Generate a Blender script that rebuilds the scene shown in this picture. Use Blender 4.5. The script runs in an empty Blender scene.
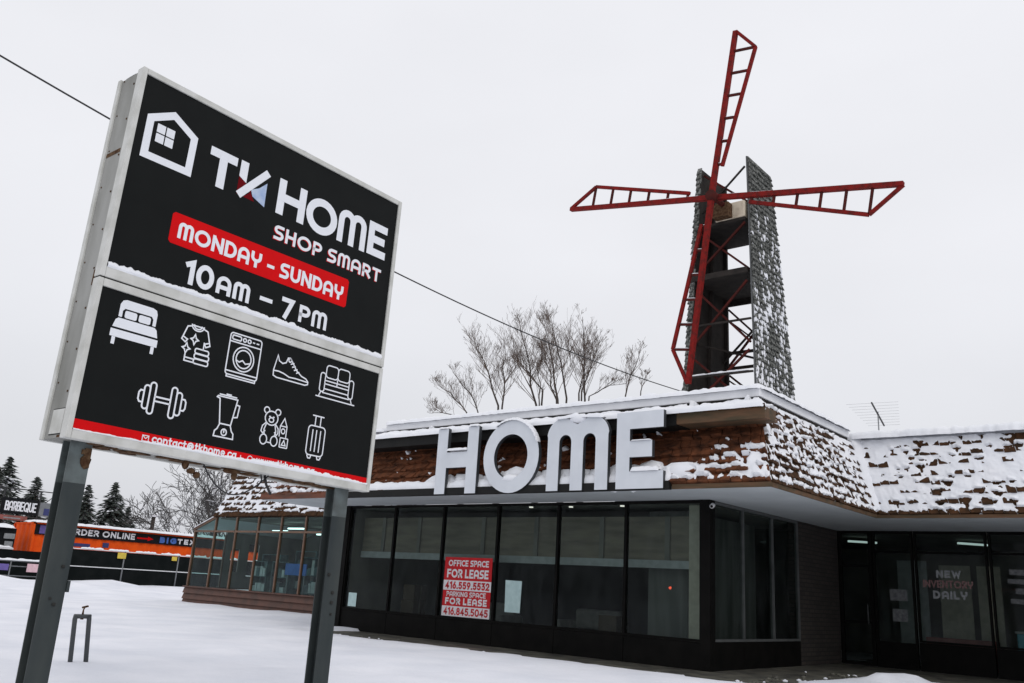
import bpy, bmesh, math, random
from mathutils import Vector, Matrix, noise
random.seed(7)
S = bpy.context.scene
COL = S.collection
V = Vector

# ------------------------------------------------------------------ materials
def new_mat(name):
    m = bpy.data.materials.new(name); m.use_nodes = True
    nt = m.node_tree
    return m, nt, nt.nodes['Principled BSDF']

def mat(name, c1, c2=None, rough=.6, scale=6., metal=0., bump=0., bscale=None, spec=.5, detail=6., stretch=None, lo=.35, hi=.65):
    """noise-mottled surface: c1..c2 by noise in object space"""
    m, nt, b = new_mat(name)
    b.inputs['Roughness'].default_value = rough
    b.inputs['Metallic'].default_value = metal
    b.inputs['Specular IOR Level'].default_value = spec
    if c2 is None: c2 = tuple(min(1, c * .82) for c in c1)
    tc = nt.nodes.new('ShaderNodeTexCoord')
    src = tc.outputs['Object']
    if stretch:
        mp = nt.nodes.new('ShaderNodeMapping'); mp.inputs['Scale'].default_value = stretch
        nt.links.new(src, mp.inputs['Vector']); src = mp.outputs['Vector']
    n = nt.nodes.new('ShaderNodeTexNoise'); n.inputs['Scale'].default_value = scale; n.inputs['Detail'].default_value = detail
    nt.links.new(src, n.inputs['Vector'])
    r = nt.nodes.new('ShaderNodeValToRGB')
    r.color_ramp.elements[0].position = lo; r.color_ramp.elements[0].color = (*c1, 1)
    r.color_ramp.elements[1].position = hi; r.color_ramp.elements[1].color = (*c2, 1)
    nt.links.new(n.outputs['Fac'], r.inputs['Fac'])
    nt.links.new(r.outputs['Color'], b.inputs['Base Color'])
    if bump:
        n2 = nt.nodes.new('ShaderNodeTexNoise'); n2.inputs['Scale'].default_value = bscale or scale * 4; n2.inputs['Detail'].default_value = 5
        nt.links.new(src, n2.inputs['Vector'])
        bp = nt.nodes.new('ShaderNodeBump'); bp.inputs['Strength'].default_value = bump; bp.inputs['Distance'].default_value = .02
        nt.links.new(n2.outputs['Fac'], bp.inputs['Height']); nt.links.new(bp.outputs['Normal'], b.inputs['Normal'])
    return m

def snowy(name, c1, c2, scale=8., cover=.35, rough=.8):
    """c1..c2 by noise, with snow where the surface faces up"""
    m = mat(name, c1, c2, rough=rough, scale=scale)
    nt = m.node_tree; b = nt.nodes['Principled BSDF']
    ramp = b.inputs['Base Color'].links[0].from_socket
    g = nt.nodes.new('ShaderNodeNewGeometry'); sx = nt.nodes.new('ShaderNodeSeparateXYZ')
    nt.links.new(g.outputs['True Normal'], sx.inputs[0])
    ab = nt.nodes.new('ShaderNodeMath'); ab.operation = 'ABSOLUTE'; nt.links.new(sx.outputs['Z'], ab.inputs[0])
    n = nt.nodes.new('ShaderNodeTexNoise'); n.inputs['Scale'].default_value = 1.7
    tc = nt.nodes.new('ShaderNodeTexCoord'); nt.links.new(tc.outputs['Object'], n.inputs['Vector'])
    ad = nt.nodes.new('ShaderNodeMath'); nt.links.new(ab.outputs[0], ad.inputs[0]); nt.links.new(n.outputs['Fac'], ad.inputs[1])
    th = nt.nodes.new('ShaderNodeMapRange'); th.inputs['From Min'].default_value = 1.5 - cover; th.inputs['From Max'].default_value = 1.6 - cover
    nt.links.new(ad.outputs[0], th.inputs['Value'])
    mx = nt.nodes.new('ShaderNodeMix'); mx.data_type = 'RGBA'
    nt.links.new(th.outputs['Result'], mx.inputs['Factor']); nt.links.new(ramp, mx.inputs['A']); mx.inputs['B'].default_value = (.8, .82, .86, 1)
    nt.links.new(mx.outputs['Result'], b.inputs['Base Color'])
    return m

def glass(name, tint, refl=.6, wob=.02, film=.028):
    m, nt, b = new_mat(name); nt.nodes.remove(b)
    out = nt.nodes['Material Output']
    t = nt.nodes.new('ShaderNodeBsdfTransparent'); t.inputs['Color'].default_value = (*tint, 1)
    g = nt.nodes.new('ShaderNodeBsdfGlossy'); g.inputs['Roughness'].default_value = .03; g.inputs['Color'].default_value = (.9, .97, 1, 1)
    f = nt.nodes.new('ShaderNodeFresnel'); f.inputs['IOR'].default_value = 1.5
    k = nt.nodes.new('ShaderNodeMath'); k.operation = 'MULTIPLY'; k.inputs[1].default_value = refl
    tc = nt.nodes.new('ShaderNodeTexCoord'); n = nt.nodes.new('ShaderNodeTexNoise'); n.inputs['Scale'].default_value = 1.3; n.inputs['Detail'].default_value = 1
    bp = nt.nodes.new('ShaderNodeBump'); bp.inputs['Strength'].default_value = wob * 10; bp.inputs['Distance'].default_value = .02
    nt.links.new(tc.outputs['Object'], n.inputs['Vector']); nt.links.new(n.outputs['Fac'], bp.inputs['Height']); nt.links.new(bp.outputs['Normal'], g.inputs['Normal'])
    mx = nt.nodes.new('ShaderNodeMixShader')
    nt.links.new(f.outputs[0], k.inputs[0]); nt.links.new(k.outputs[0], mx.inputs[0])
    nt.links.new(t.outputs[0], mx.inputs[1]); nt.links.new(g.outputs[0], mx.inputs[2])
    df = nt.nodes.new('ShaderNodeBsdfDiffuse'); df.inputs['Color'].default_value = (.55, .60, .60, 1)      # dried film and smears on the pane
    mp = nt.nodes.new('ShaderNodeMapping'); mp.inputs['Scale'].default_value = (1.6, 1.6, .55); mp.inputs['Rotation'].default_value = (.25, .3, 0)
    n2 = nt.nodes.new('ShaderNodeTexNoise'); n2.inputs['Scale'].default_value = 2.2; n2.inputs['Detail'].default_value = 7; n2.inputs['Roughness'].default_value = .62
    nt.links.new(tc.outputs['Object'], mp.inputs['Vector']); nt.links.new(mp.outputs['Vector'], n2.inputs['Vector'])
    r2 = nt.nodes.new('ShaderNodeMapRange'); r2.inputs['From Min'].default_value = .38; r2.inputs['From Max'].default_value = .75; r2.inputs['To Min'].default_value = 0; r2.inputs['To Max'].default_value = film
    nt.links.new(n2.outputs['Fac'], r2.inputs['Value'])
    m2 = nt.nodes.new('ShaderNodeMixShader'); nt.links.new(r2.outputs['Result'], m2.inputs[0]); nt.links.new(mx.outputs[0], m2.inputs[1]); nt.links.new(df.outputs[0], m2.inputs[2])
    nt.links.new(m2.outputs[0], out.inputs[0])
    return m

def emit(name, c, s):
    m, nt, b = new_mat(name)
    b.inputs['Base Color'].default_value = (*c, 1); b.inputs['Emission Color'].default_value = (*c, 1); b.inputs['Emission Strength'].default_value = s
    return m

def brick_mat(name):
    m, nt, b = new_mat(name)
    tc = nt.nodes.new('ShaderNodeTexCoord'); mp = nt.nodes.new('ShaderNodeMapping')
    mp.inputs['Rotation'].default_value = (math.radians(90), 0, math.radians(90))
    sp = nt.nodes.new('ShaderNodeSeparateXYZ'); cb = nt.nodes.new('ShaderNodeCombineXYZ'); ad = nt.nodes.new('ShaderNodeMath')
    nt.links.new(tc.outputs['Object'], sp.inputs[0]); nt.links.new(sp.outputs['X'], ad.inputs[0]); nt.links.new(sp.outputs['Y'], ad.inputs[1])
    nt.links.new(ad.outputs[0], cb.inputs['X']); nt.links.new(sp.outputs['Z'], cb.inputs['Y'])
    br = nt.nodes.new('ShaderNodeTexBrick'); br.inputs['Scale'].default_value = 1
    br.inputs['Brick Width'].default_value = .30; br.inputs['Row Height'].default_value = .10; br.inputs['Mortar Size'].default_value = .012
    br.inputs['Color1'].default_value = (.026, .021, .018, 1); br.inputs['Color2'].default_value = (.042, .033, .028, 1); br.inputs['Mortar'].default_value = (.013, .012, .011, 1)
    nt.links.new(cb.outputs[0], br.inputs['Vector']); nt.links.new(br.outputs['Color'], b.inputs['Base Color'])
    bp = nt.nodes.new('ShaderNodeBump'); bp.inputs['Strength'].default_value = .6; bp.inputs['Distance'].default_value = .01; bp.invert = True
    nt.links.new(br.outputs['Fac'], bp.inputs['Height']); nt.links.new(bp.outputs['Normal'], b.inputs['Normal']); b.inputs['Roughness'].default_value = .85
    return m

M = {}
M['snow'] = mat('snow', (.86, .87, .90), (.81, .83, .87), rough=.75, scale=1.5, bump=.35, bscale=14., spec=.25)
M['ground_snow'] = mat('ground_snow', (.83, .84, .89), (.72, .74, .80), rough=.8, scale=.6, bump=.7, bscale=6., spec=.2, detail=9)
M['pavement'] = mat('pavement', (.035, .033, .03), (.12, .115, .09), rough=.6, scale=2.2, bump=.4, bscale=40., detail=10)
M['sign_face'] = mat('sign_face', (.0075, .0085, .0085), (.0090, .0100, .0098), rough=.5, scale=3., spec=.08)
M['white_vinyl'] = mat('white_vinyl', (.80, .82, .86), (.76, .78, .82), rough=.5, scale=4.)
M['red_vinyl'] = mat('red_vinyl', (.66, .003, .005), (.60, .003, .005), rough=.5, scale=4., spec=.08)
M['dark_red_vinyl'] = mat('dark_red_vinyl', (.15, .003, .006), None, rough=.6, spec=.05)
M['blue_vinyl'] = mat('blue_vinyl', (.30, .40, .62), (.50, .58, .70), rough=.5, scale=9)
M['sign_frame'] = mat('sign_frame', (.62, .62, .59), (.44, .44, .40), rough=.6, spec=.15, scale=4., lo=.4, hi=.75, bump=.05, detail=9)
M['sign_side'] = mat('sign_side', (.34, .34, .32), (.22, .22, .20), rough=.7, spec=.15, scale=2.5, bump=.1, detail=10, stretch=(1, 1, .35))
M['rust'] = mat('rust', (.055, .026, .014), (.13, .08, .045), rough=.95, spec=.1, scale=18., bump=.4)
M['seam'] = mat('seam', (.02, .02, .018), None, rough=.9)
M['post'] = mat('post', (.030, .038, .040), (.050, .058, .056), rough=.6, scale=4., spec=.2, bump=.1, detail=9, stretch=(1, 1, .3))
M['post_bare'] = mat('post_bare', (.11, .135, .135), (.06, .07, .068), rough=.6, scale=6., bump=.1)
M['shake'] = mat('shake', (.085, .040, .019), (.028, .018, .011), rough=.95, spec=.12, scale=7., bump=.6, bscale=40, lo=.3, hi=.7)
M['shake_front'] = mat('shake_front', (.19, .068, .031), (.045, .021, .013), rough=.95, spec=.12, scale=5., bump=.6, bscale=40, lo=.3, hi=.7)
M['shake_grey'] = mat('shake_grey', (.24, .245, .23), (.045, .048, .043), rough=.95, spec=.12, scale=15., lo=.36, hi=.60, bump=.6, bscale=40)
M['brown_board'] = mat('brown_board', (.13, .065, .030), (.055, .040, .018), rough=.8, scale=4., bump=.2, stretch=(.4, 1, 2))
M['red_board'] = mat('red_board', (.17, .055, .028), (.085, .035, .02), rough=.8, scale=4., bump=.2, stretch=(.4, 1, 2))
M['black_board'] = mat('black_board', (.010, .010, .010), (.014, .014, .013), rough=.6, scale=4., spec=.15)
M['black_metal'] = mat('black_metal', (.0045, .0044, .0042), (.0075, .007, .0065), rough=.6, scale=3., spec=.06)
M['mullion_grey'] = mat('mullion_grey', (.10, .105, .105), (.07, .075, .075), rough=.45, scale=4.)
M['soffit'] = mat('soffit', (.58, .62, .64), (.52, .56, .58), rough=.6, scale=1.2, detail=8)
M['cap'] = mat('cap', (.84, .85, .87), (.76, .77, .79), rough=.5, scale=3.)
M['letter_face'] = mat('letter_face', (.66, .69, .73), (.60, .63, .67), rough=.42, scale=2., spec=.4)
M['letter_side'] = mat('letter_side', (.035, .04, .045), None, rough=.5)
M['brick'] = brick_mat('brick')
M['glass'] = glass('glass', (.56, .62, .60), .20)
M['glass_dark'] = glass('glass_dark', (.50, .55, .53), .20)
M['glass_sun'] = glass('glass_sun', (.56, .72, .70), .42)
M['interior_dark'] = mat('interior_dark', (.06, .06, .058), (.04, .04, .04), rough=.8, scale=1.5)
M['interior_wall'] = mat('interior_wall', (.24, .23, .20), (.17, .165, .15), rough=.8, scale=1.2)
M['ply'] = mat('ply', (.27, .235, .18), (.17, .15, .12), rough=.7, scale=2., stretch=(.5, 1, 3))
M['curtain'] = mat('curtain', (.16, .165, .155), (.10, .105, .10), rough=.9, scale=1.5, stretch=(3, 3, .3))
M['light_trim'] = mat('light_trim', (.42, .45, .45), None, rough=.6)
M['column'] = mat('column', (.52, .49, .40), None, rough=.7)
M['brown_metal'] = mat('brown_metal', (.16, .086, .048), (.105, .058, .036), rough=.5, scale=4.)
M['siding'] = mat('siding', (.105, .042, .026), (.062, .028, .018), rough=.6, scale=3.)
M['sail_red'] = mat('sail_red', (.20, .012, .010), (.075, .013, .011), rough=.75, scale=8., bump=.3, spec=.12, lo=.45, hi=.72, detail=10)
M['brace_red'] = mat('brace_red', (.085, .016, .013), (.05, .014, .012), rough=.8, scale=5., spec=.1)
M['dark_wood'] = mat('dark_wood', (.040, .034, .030), (.025, .022, .02), rough=.85, scale=5., bump=.3, spec=.15)
M['pale_ply'] = mat('pale_ply', (.62, .54, .42), (.40, .33, .24), rough=.7, scale=5., lo=.45, hi=.75)
M['wire'] = mat('wire', (.02, .02, .022), None, rough=.6)
M['alu'] = mat('alu', (.25, .26, .27), None, rough=.4, metal=.6)
M['orange'] = mat('orange', (.92, .115, .010), (.80, .09, .010), rough=.6, spec=.1, scale=2.)
M['banner'] = mat('banner', (.010, .011, .013), None, rough=.7, spec=.12)
M['screen'] = mat('screen', (.006, .008, .008), (.010, .012, .012), rough=.9, scale=2., spec=.06)
M['galv'] = mat('galv', (.20, .21, .22), None, rough=.5, metal=.3)
M['yellow'] = mat('yellow', (.70, .52, .06), None, rough=.6)
M['text_blue'] = mat('text_blue', (.06, .17, .55), None, rough=.5)
M['navy'] = mat('navy', (.03, .04, .16), None, rough=.6)
M['pink'] = mat('pink', (.75, .5, .55), None, rough=.6)
M['violet'] = mat('violet', (.14, .10, .35), None, rough=.6)
M['rack'] = mat('rack', (.045, .052, .056), (.06, .065, .066), rough=.55, scale=20.)
M['bark'] = mat('bark', (.070, .052, .042), (.045, .036, .031), rough=.9, scale=6.)
M['twig'] = mat('twig', (.14, .098, .075), (.09, .066, .054), rough=.9, scale=2.)
M['snow_bark'] = snowy('snow_bark', (.060, .055, .052), (.04, .038, .038), 6., .25)
M['needles'] = snowy('needles', (.026, .036, .030), (.052, .062, .054), 3., .15)
M['poster_red'] = mat('poster_red', (.56, .022, .028), (.46, .02, .026), rough=.6, scale=3., spec=.1)
M['poster_white'] = mat('poster_white', (.74, .72, .74), (.68, .66, .68), rough=.5, scale=3.)
M['paper'] = mat('paper', (.50, .66, .66), (.42, .58, .58), rough=.6, scale=8.)
M['white_plastic'] = mat('white_plastic', (.75, .75, .75), None, rough=.4)
M['teal'] = mat('teal', (.14, .42, .52), (.10, .33, .42), rough=.5, scale=6.)
M['dull_red'] = mat('dull_red', (.30, .10, .085), (.2, .07, .06), rough=.7, scale=4.)
M['dim_sticker'] = mat('dim_sticker', (.15, .155, .16), (.08, .085, .09), rough=.7, scale=14.)
M['frost'] = mat('frost', (.30, .31, .32), (.22, .23, .24), rough=.6, scale=9.)
M['frost_red'] = mat('frost_red', (.24, .13, .125), None, rough=.6)
M['goods'] = mat('goods', (.16, .24, .25), (.06, .09, .10), rough=.7, scale=3.)
M['lamp'] = emit('lamp', (1, .96, .88), 1.2)
M['lamp_cool'] = emit('lamp_cool', (.75, .95, .92), .7)
M['lamp_shop_fill'] = emit('lamp_shop_fill', (.80, 1., .97), 3.0)
M['card'] = mat('card', (.10, .075, .05), (.08, .06, .04), rough=.85)
M['sofa'] = mat('sofa', (.34, .33, .31), (.26, .25, .24), rough=.9)
M['led_red'] = emit('led_red', (1, .12, .06), 1.2)

# ------------------------------------------------------------------ mesh builder
class MB:
    def __init__(s): s.v = []; s.f = []; s.m = []; s.smooth = []
    def add(s, vs, fs, mi=0, sm=False):
        b = len(s.v); s.v += [tuple(v) for v in vs]
        for f in fs: s.f.append([b + i for i in f]); s.m.append(mi); s.smooth.append(sm)
        return s
    def box(s, x0, x1, y0, y1, z0, z1, mi=0):
        return s.add([(x0,y0,z0),(x1,y0,z0),(x1,y1,z0),(x0,y1,z0),(x0,y0,z1),(x1,y0,z1),(x1,y1,z1),(x0,y1,z1)],
              [(0,3,2,1),(4,5,6,7),(0,1,5,4),(1,2,6,5),(2,3,7,6),(3,0,4,7)], mi)
    def hexa(s, p, mi=0):            # 8 points: bottom 4, top 4
        return s.add(p, [(0,3,2,1),(4,5,6,7),(0,1,5,4),(1,2,6,5),(2,3,7,6),(3,0,4,7)], mi)
    def quad(s, a, b, c, d, mi=0): return s.add([a,b,c,d], [(0,1,2,3)], mi)
    def beam(s, a, b, w, h, up=(0,0,1), mi=0, w2=None, h2=None):
        a = V(a); b = V(b); d = (b-a).normalized(); up = V(up)
        if abs(d.dot(up)) > .98: up = V((0,1,0))
        x = d.cross(up).normalized(); y = x.cross(d)
        w2 = w if w2 is None else w2; h2 = h if h2 is None else h2
        p = [a-x*w/2-y*h/2, a+x*w/2-y*h/2, a+x*w/2+y*h/2, a-x*w/2+y*h/2, b-x*w2/2-y*h2/2, b+x*w2/2-y*h2/2, b+x*w2/2+y*h2/2, b-x*w2/2+y*h2/2]
        return s.add(p, [(0,3,2,1),(4,5,6,7),(0,1,5,4),(1,2,6,5),(2,3,7,6),(3,0,4,7)], mi)
    def tube(s, pts, rad, n=8, mi=0, cap=True):
        pts = [V(p) for p in pts]; k = len(pts)
        if not hasattr(rad, '__len__'): rad = [rad]*k
        vs = []; prev = None
        for i, p in enumerate(pts):
            d = (pts[min(i+1,k-1)] - pts[max(i-1,0)]).normalized()
            if prev is None:
                u = V((0,0,1)) if abs(d.z) < .9 else V((1,0,0)); x = d.cross(u).normalized()
            else: x = (prev - d*prev.dot(d)).normalized()
            prev = x; y = d.cross(x)
            for j in range(n):
                a = 2*math.pi*j/n; vs.append(p + x*math.cos(a)*rad[i] + y*math.sin(a)*rad[i])
        fs = [(i*n+j, i*n+(j+1)%n, (i+1)*n+(j+1)%n, (i+1)*n+j) for i in range(k-1) for j in range(n)]
        if cap: fs += [tuple(range(n-1,-1,-1)), tuple((k-1)*n+j for j in range(n))]
        return s.add(vs, fs, mi, True)
    def prism(s, poly, f, d0, d1, mi=0, mside=None):   # poly 2D (ccw), f(x,y,d)->3D
        n = len(poly); mside = mi if mside is None else mside
        s.add([f(x,y,d1) for x,y in poly], [tuple(range(n))], mi)
        s.add([f(x,y,d0) for x,y in poly], [tuple(range(n-1,-1,-1))], mside)
        s.add([f(x,y,d0) for x,y in poly]+[f(x,y,d1) for x,y in poly], [(i,(i+1)%n,n+(i+1)%n,n+i) for i in range(n)], mside)
        return s
    def build(s, name, mats, parent=None, origin=(0,0,0), local=False):
        """vertices are world unless local; child of an unrotated Empty gets them relative to it"""
        me = bpy.data.meshes.new(name)
        o = V((0,0,0))
        if not local:
            o = V(parent_world(parent)) if parent is not None else V(origin)
        me.from_pydata([tuple(V(v)-o) for v in s.v], [], s.f)
        if not isinstance(mats, (list, tuple)): mats = [mats]
        for m in mats: me.materials.append(m)
        me.polygons.foreach_set('material_index', s.m); me.polygons.foreach_set('use_smooth', s.smooth)
        me.update()
        ob = bpy.data.objects.new(name, me); COL.objects.link(ob)
        if parent is not None: ob.parent = parent
        else: ob.location = origin
        return ob
def parent_world(p):
    r = V((0,0,0))
    while p is not None: r += V(p.location); p = p.parent
    return r

def bevel(o, w, seg=2, ang=35):
    m = o.modifiers.new('bevel', 'BEVEL'); m.width = w; m.segments = seg; m.limit_method = 'ANGLE'; m.angle_limit = math.radians(ang)
    return o
def tag(o, label=None, cat=None, group=None, kind=None):
    if label: o['label'] = label
    if cat: o['category'] = cat
    if group: o['group'] = group
    if kind: o['kind'] = kind
    return o
def thing(name, loc, label, cat, group=None):
    o = bpy.data.objects.new(name, None); COL.objects.link(o); o.location = loc; o.empty_display_size = .2
    return tag(o, label, cat, group)
def N(x, y=0, z=0): return noise.noise(V((x, y, z)))
def sst(a, b, x):
    t = max(0., min(1., (x-a)/(b-a))); return t*t*(3-2*t)
def lerp(a, b, t): return a + (b-a)*t
def rnd(i, j, k=0):
    return (math.sin(i*127.1 + j*311.7 + k*74.7) * 43758.5453) % 1.0

# ------------------------------------------------------------------ stroke lettering
def arc(cx, cy, rx, ry, a0, a1, n=10):
    return [(cx+rx*math.cos(math.radians(a0+(a1-a0)*i/n)), cy+ry*math.sin(math.radians(a0+(a1-a0)*i/n))) for i in range(n+1)]
def G():
    g = {}
    g['A'] = (.74, [[(0,0),(0,.6)]+arc(.37,.6,.37,.4,180,0,12)+[(.74,0)], [(0,.34),(.74,.34)]])
    g['B'] = (.62, [[(0,0),(0,1),(.36,1)]+arc(.36,.77,.23,.23,90,-90)+[(0,.54)], [(0,.54),(.36,.54)]+arc(.36,.27,.26,.27,90,-90)+[(0,0)]])
    g['C'] = (.72, [arc(.48,.5,.48,.5,55,305,16)])
    g['D'] = (.74, [[(0,0),(0,1),(.3,1)]+arc(.3,.5,.44,.5,90,-90,12)+[(0,0)]])
    g['E'] = (.54, [[(.54,1),(0,1),(0,0),(.54,0)], [(0,.5),(.46,.5)]])
    g['F'] = (.54, [[(.54,1),(0,1),(0,0)], [(0,.5),(.46,.5)]])
    g['G'] = (.80, [arc(.48,.5,.48,.5,50,320,16)+[(.84,.45),(.5,.45)]])
    g['H'] = (.66, [[(0,0),(0,1)], [(.66,0),(.66,1)], [(0,.5),(.66,.5)]])
    g['I'] = (.0, [[(0,0),(0,1)]])
    g['K'] = (.62, [[(0,0),(0,1)], [(.6,1),(.06,.45)], [(.2,.58),(.62,0)]])
    g['L'] = (.5, [[(0,1),(0,0),(.5,0)]])
    g['M'] = (.92, [[(0,0),(0,.72)]+arc(.23,.74,.23,.26,180,0)+[(.46,0)], [(.46,.72)]+arc(.69,.74,.23,.26,180,0)+[(.92,0)]])
    g['N'] = (.70, [[(0,0),(0,1)], [(.03,.97),(.67,.03)], [(.7,0),(.7,1)]])
    g['O'] = (1.0, [arc(.5,.5,.5,.5,90,450,28)])
    g['P'] = (.60, [[(0,0),(0,1),(.32,1)]+arc(.32,.72,.28,.28,90,-90)+[(0,.44)]])
    g['Q'] = (1.0, [arc(.5,.5,.5,.5,90,450,24), [(.62,.3),(.95,-.05)]])
    g['R'] = (.62, [[(0,0),(0,1),(.32,1)]+arc(.32,.72,.28,.28,90,-90)+[(0,.44)], [(.3,.44),(.62,0)]])
    g['S'] = (.60, [[(.58,1),(.26,1)]+arc(.26,.75,.26,.25,90,270,10)+[(.34,.5)]+arc(.34,.25,.26,.25,90,-90,10)+[(0,0)]])
    g['T'] = (.66, [[(0,1),(.66,1)], [(.33,1),(.33,0)]])
    g['U'] = (.70, [[(0,1),(0,.36)]+arc(.35,.36,.35,.36,180,360,12)+[(.7,1)]])
    g['V'] = (.74, [[(0,1),(.37,0),(.74,1)]])
    g['W'] = (1.0, [[(0,1),(.25,0),(.5,.85),(.75,0),(1,1)]])
    g['X'] = (.66, [[(0,1),(.66,0)], [(.66,1),(0,0)]])
    g['Y'] = (.68, [[(0,1),(0,.72)]+arc(.34,.72,.34,.3,180,360,12)+[(.68,1)], [(.34,.42),(.34,0)]])
    g['0'] = (.74, [arc(.37,.5,.37,.5,90,450,24)])
    g['1'] = (.26, [[(0,.86),(.26,1),(.26,0)]])
    g['2'] = (.58, [arc(.29,.71,.29,.29,170,-20,10)+[(0,0),(.58,0)]])
    g['3'] = (.58, [[(0,1),(.52,1),(.22,.58)]+arc(.28,.3,.30,.30,80,-140,10)])
    g['4'] = (.66, [[(.46,0),(.46,1),(0,.28),(.66,.28)]])
    g['5'] = (.58, [[(.52,1),(.08,1),(.04,.56)]+arc(.27,.31,.31,.31,120,-140,10)])
    g['6'] = (.60, [arc(.3,.3,.3,.3,90,450,16), [(.02,.38),(.42,1)]])
    g['7'] = (.58, [[(0,1),(.58,1),(.2,0)]])
    g['8'] = (.60, [arc(.3,.27,.3,.27,90,450,16), arc(.3,.76,.25,.24,90,450,14)])
    g['9'] = (.60, [arc(.3,.7,.3,.3,90,450,16), [(.58,.62),(.2,0)]])
    g['-'] = (.40, [[(0,.42),(.4,.42)]])
    g['.'] = (.04, [[(0,0),(.04,0)]])
    g['c'] = (.50, [arc(.34,.34,.34,.34,50,310,12)]); g['o'] = (.66, [arc(.33,.34,.33,.34,90,450,16)])
    g['n'] = (.54, [[(0,0),(0,.68)], [(0,.4)]+arc(.27,.4,.27,.28,180,0,8)+[(.54,0)]])
    g['h'] = (.54, [[(0,0),(0,1)], [(0,.4)]+arc(.27,.4,.27,.28,180,0,8)+[(.54,0)]])
    g['m'] = (.9, [[(0,0),(0,.68)], [(0,.44)]+arc(.22,.44,.22,.24,180,0,8)+[(.45,0)], [(.45,.44)]+arc(.67,.44,.22,.24,180,0,8)+[(.9,0)]])
    g['t'] = (.38, [[(.16,.95),(.16,.1),(.38,0)], [(0,.66),(.38,.66)]]); g['a'] = (.58, [arc(.29,.32,.29,.32,90,450,14), [(.58,.66),(.58,0)]])
    g['k'] = (.5, [[(0,0),(0,1)], [(.46,.66),(.03,.3)], [(.15,.4),(.5,0)]]); g['e'] = (.62, [[(.02,.34),(.62,.34)]+arc(.32,.34,.31,.34,10,310,14)])
    g['w'] = (.84, [[(0,.66),(.21,0),(.42,.6),(.63,0),(.84,.66)]]); g['@'] = (1., [arc(.5,.36,.2,.22,0,360,12), [(.7,.58),(.72,.2),(.9,.25)]+arc(.5,.38,.46,.5,-10,300,16)])
    return g
GL = G()
def stroke(mb, pts, w, f, d, mi=0, square=True):
    """one flat strip along a 2D polyline (mitred), mapped by f(x, y, d)"""
    p = [V((a, b)) for a, b in pts]; q = [p[0]]
    for a in p[1:]:
        if (a-q[-1]).length > 1e-6: q.append(a)
    p = q; closed = len(p) > 3 and (p[0]-p[-1]).length < 1e-4
    if closed: p = p[:-1]
    n = len(p)
    if not closed and square:
        p[0] = p[0] - (p[1]-p[0]).normalized()*w/2; p[-1] = p[-1] + (p[-1]-p[-2]).normalized()*w/2
    L = []; R = []
    for i in range(n):
        a = p[i-1] if (i > 0 or closed) else None; b = p[(i+1) % n] if (i < n-1 or closed) else None
        d1 = (p[i]-a).normalized() if a is not None else (b-p[i]).normalized()
        d2 = (b-p[i]).normalized() if b is not None else d1
        n1 = V((-d1.y, d1.x)); n2 = V((-d2.y, d2.x)); m = n1+n2
        if m.length < 1e-5: m = n1
        m.normalize(); k = min(1/max(m.dot(n1), .3), 2.2)
        L.append(p[i]+m*w/2*k); R.append(p[i]-m*w/2*k)
    vs = [f(v.x, v.y, d) for v in L]+[f(v.x, v.y, d) for v in R]
    fs = [(n+i, n+(i+1) % n, (i+1) % n, i) for i in range(n if closed else n-1)]
    mb.add(vs, fs, mi)
def text(mb, s, x0, y0, h, sw, f, d=.003, width=None, mi=0, gap=.30, slant=0.):
    """s in stroke letters, cap height h (outer), stroke width sw, left edge x0, fitted to a total width"""
    H = h-sw; cur = 0; items = []
    for ch in s:
        if ch == ' ': cur += .42*H; continue
        w, st = GL[ch]; items.append((cur, st)); cur += w*H + sw + gap*sw + .03*H
    tot = cur - gap*sw - .03*H; kx = (width/tot) if width else 1.
    k = 0
    for ox, st in items:
        for j, pl in enumerate(st):
            if kx < .999 or kx > 1.001:
                pp = [(x0+sw/2+(ox+a*H)*(width-sw)/(tot-sw), y0+sw/2+b*H) for a, b in pl]
            else: pp = [(x0+sw/2+ox+a*H, y0+sw/2+b*H) for a, b in pl]
            if slant: pp = [(a+(b-y0)*slant, b) for a, b in pp]
            stroke(mb, pp, sw, f, d+.0007*(j % 3), mi)
def blob(mb, cx, cy, cz, rx, ry, rz, mi=0, seed=0, n=8, m=5):
    vs = []; fs = []
    for i in range(m+1):
        ph = math.pi*i/m
        for j in range(n):
            a = 2*math.pi*j/n
            x, y, z = math.sin(ph)*math.cos(a), math.sin(ph)*math.sin(a), math.cos(ph)
            k = 1+.28*N(x*1.6+seed, y*1.6+seed*.7, z*1.6)
            vs.append((cx+x*rx*k, cy+y*ry*k, cz+z*rz*k))
    for i in range(m):
        for j in range(n): fs.append((i*n+j, (i+1)*n+j, (i+1)*n+(j+1) % n, i*n+(j+1) % n))
    mb.add(vs, fs, mi, True)

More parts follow.
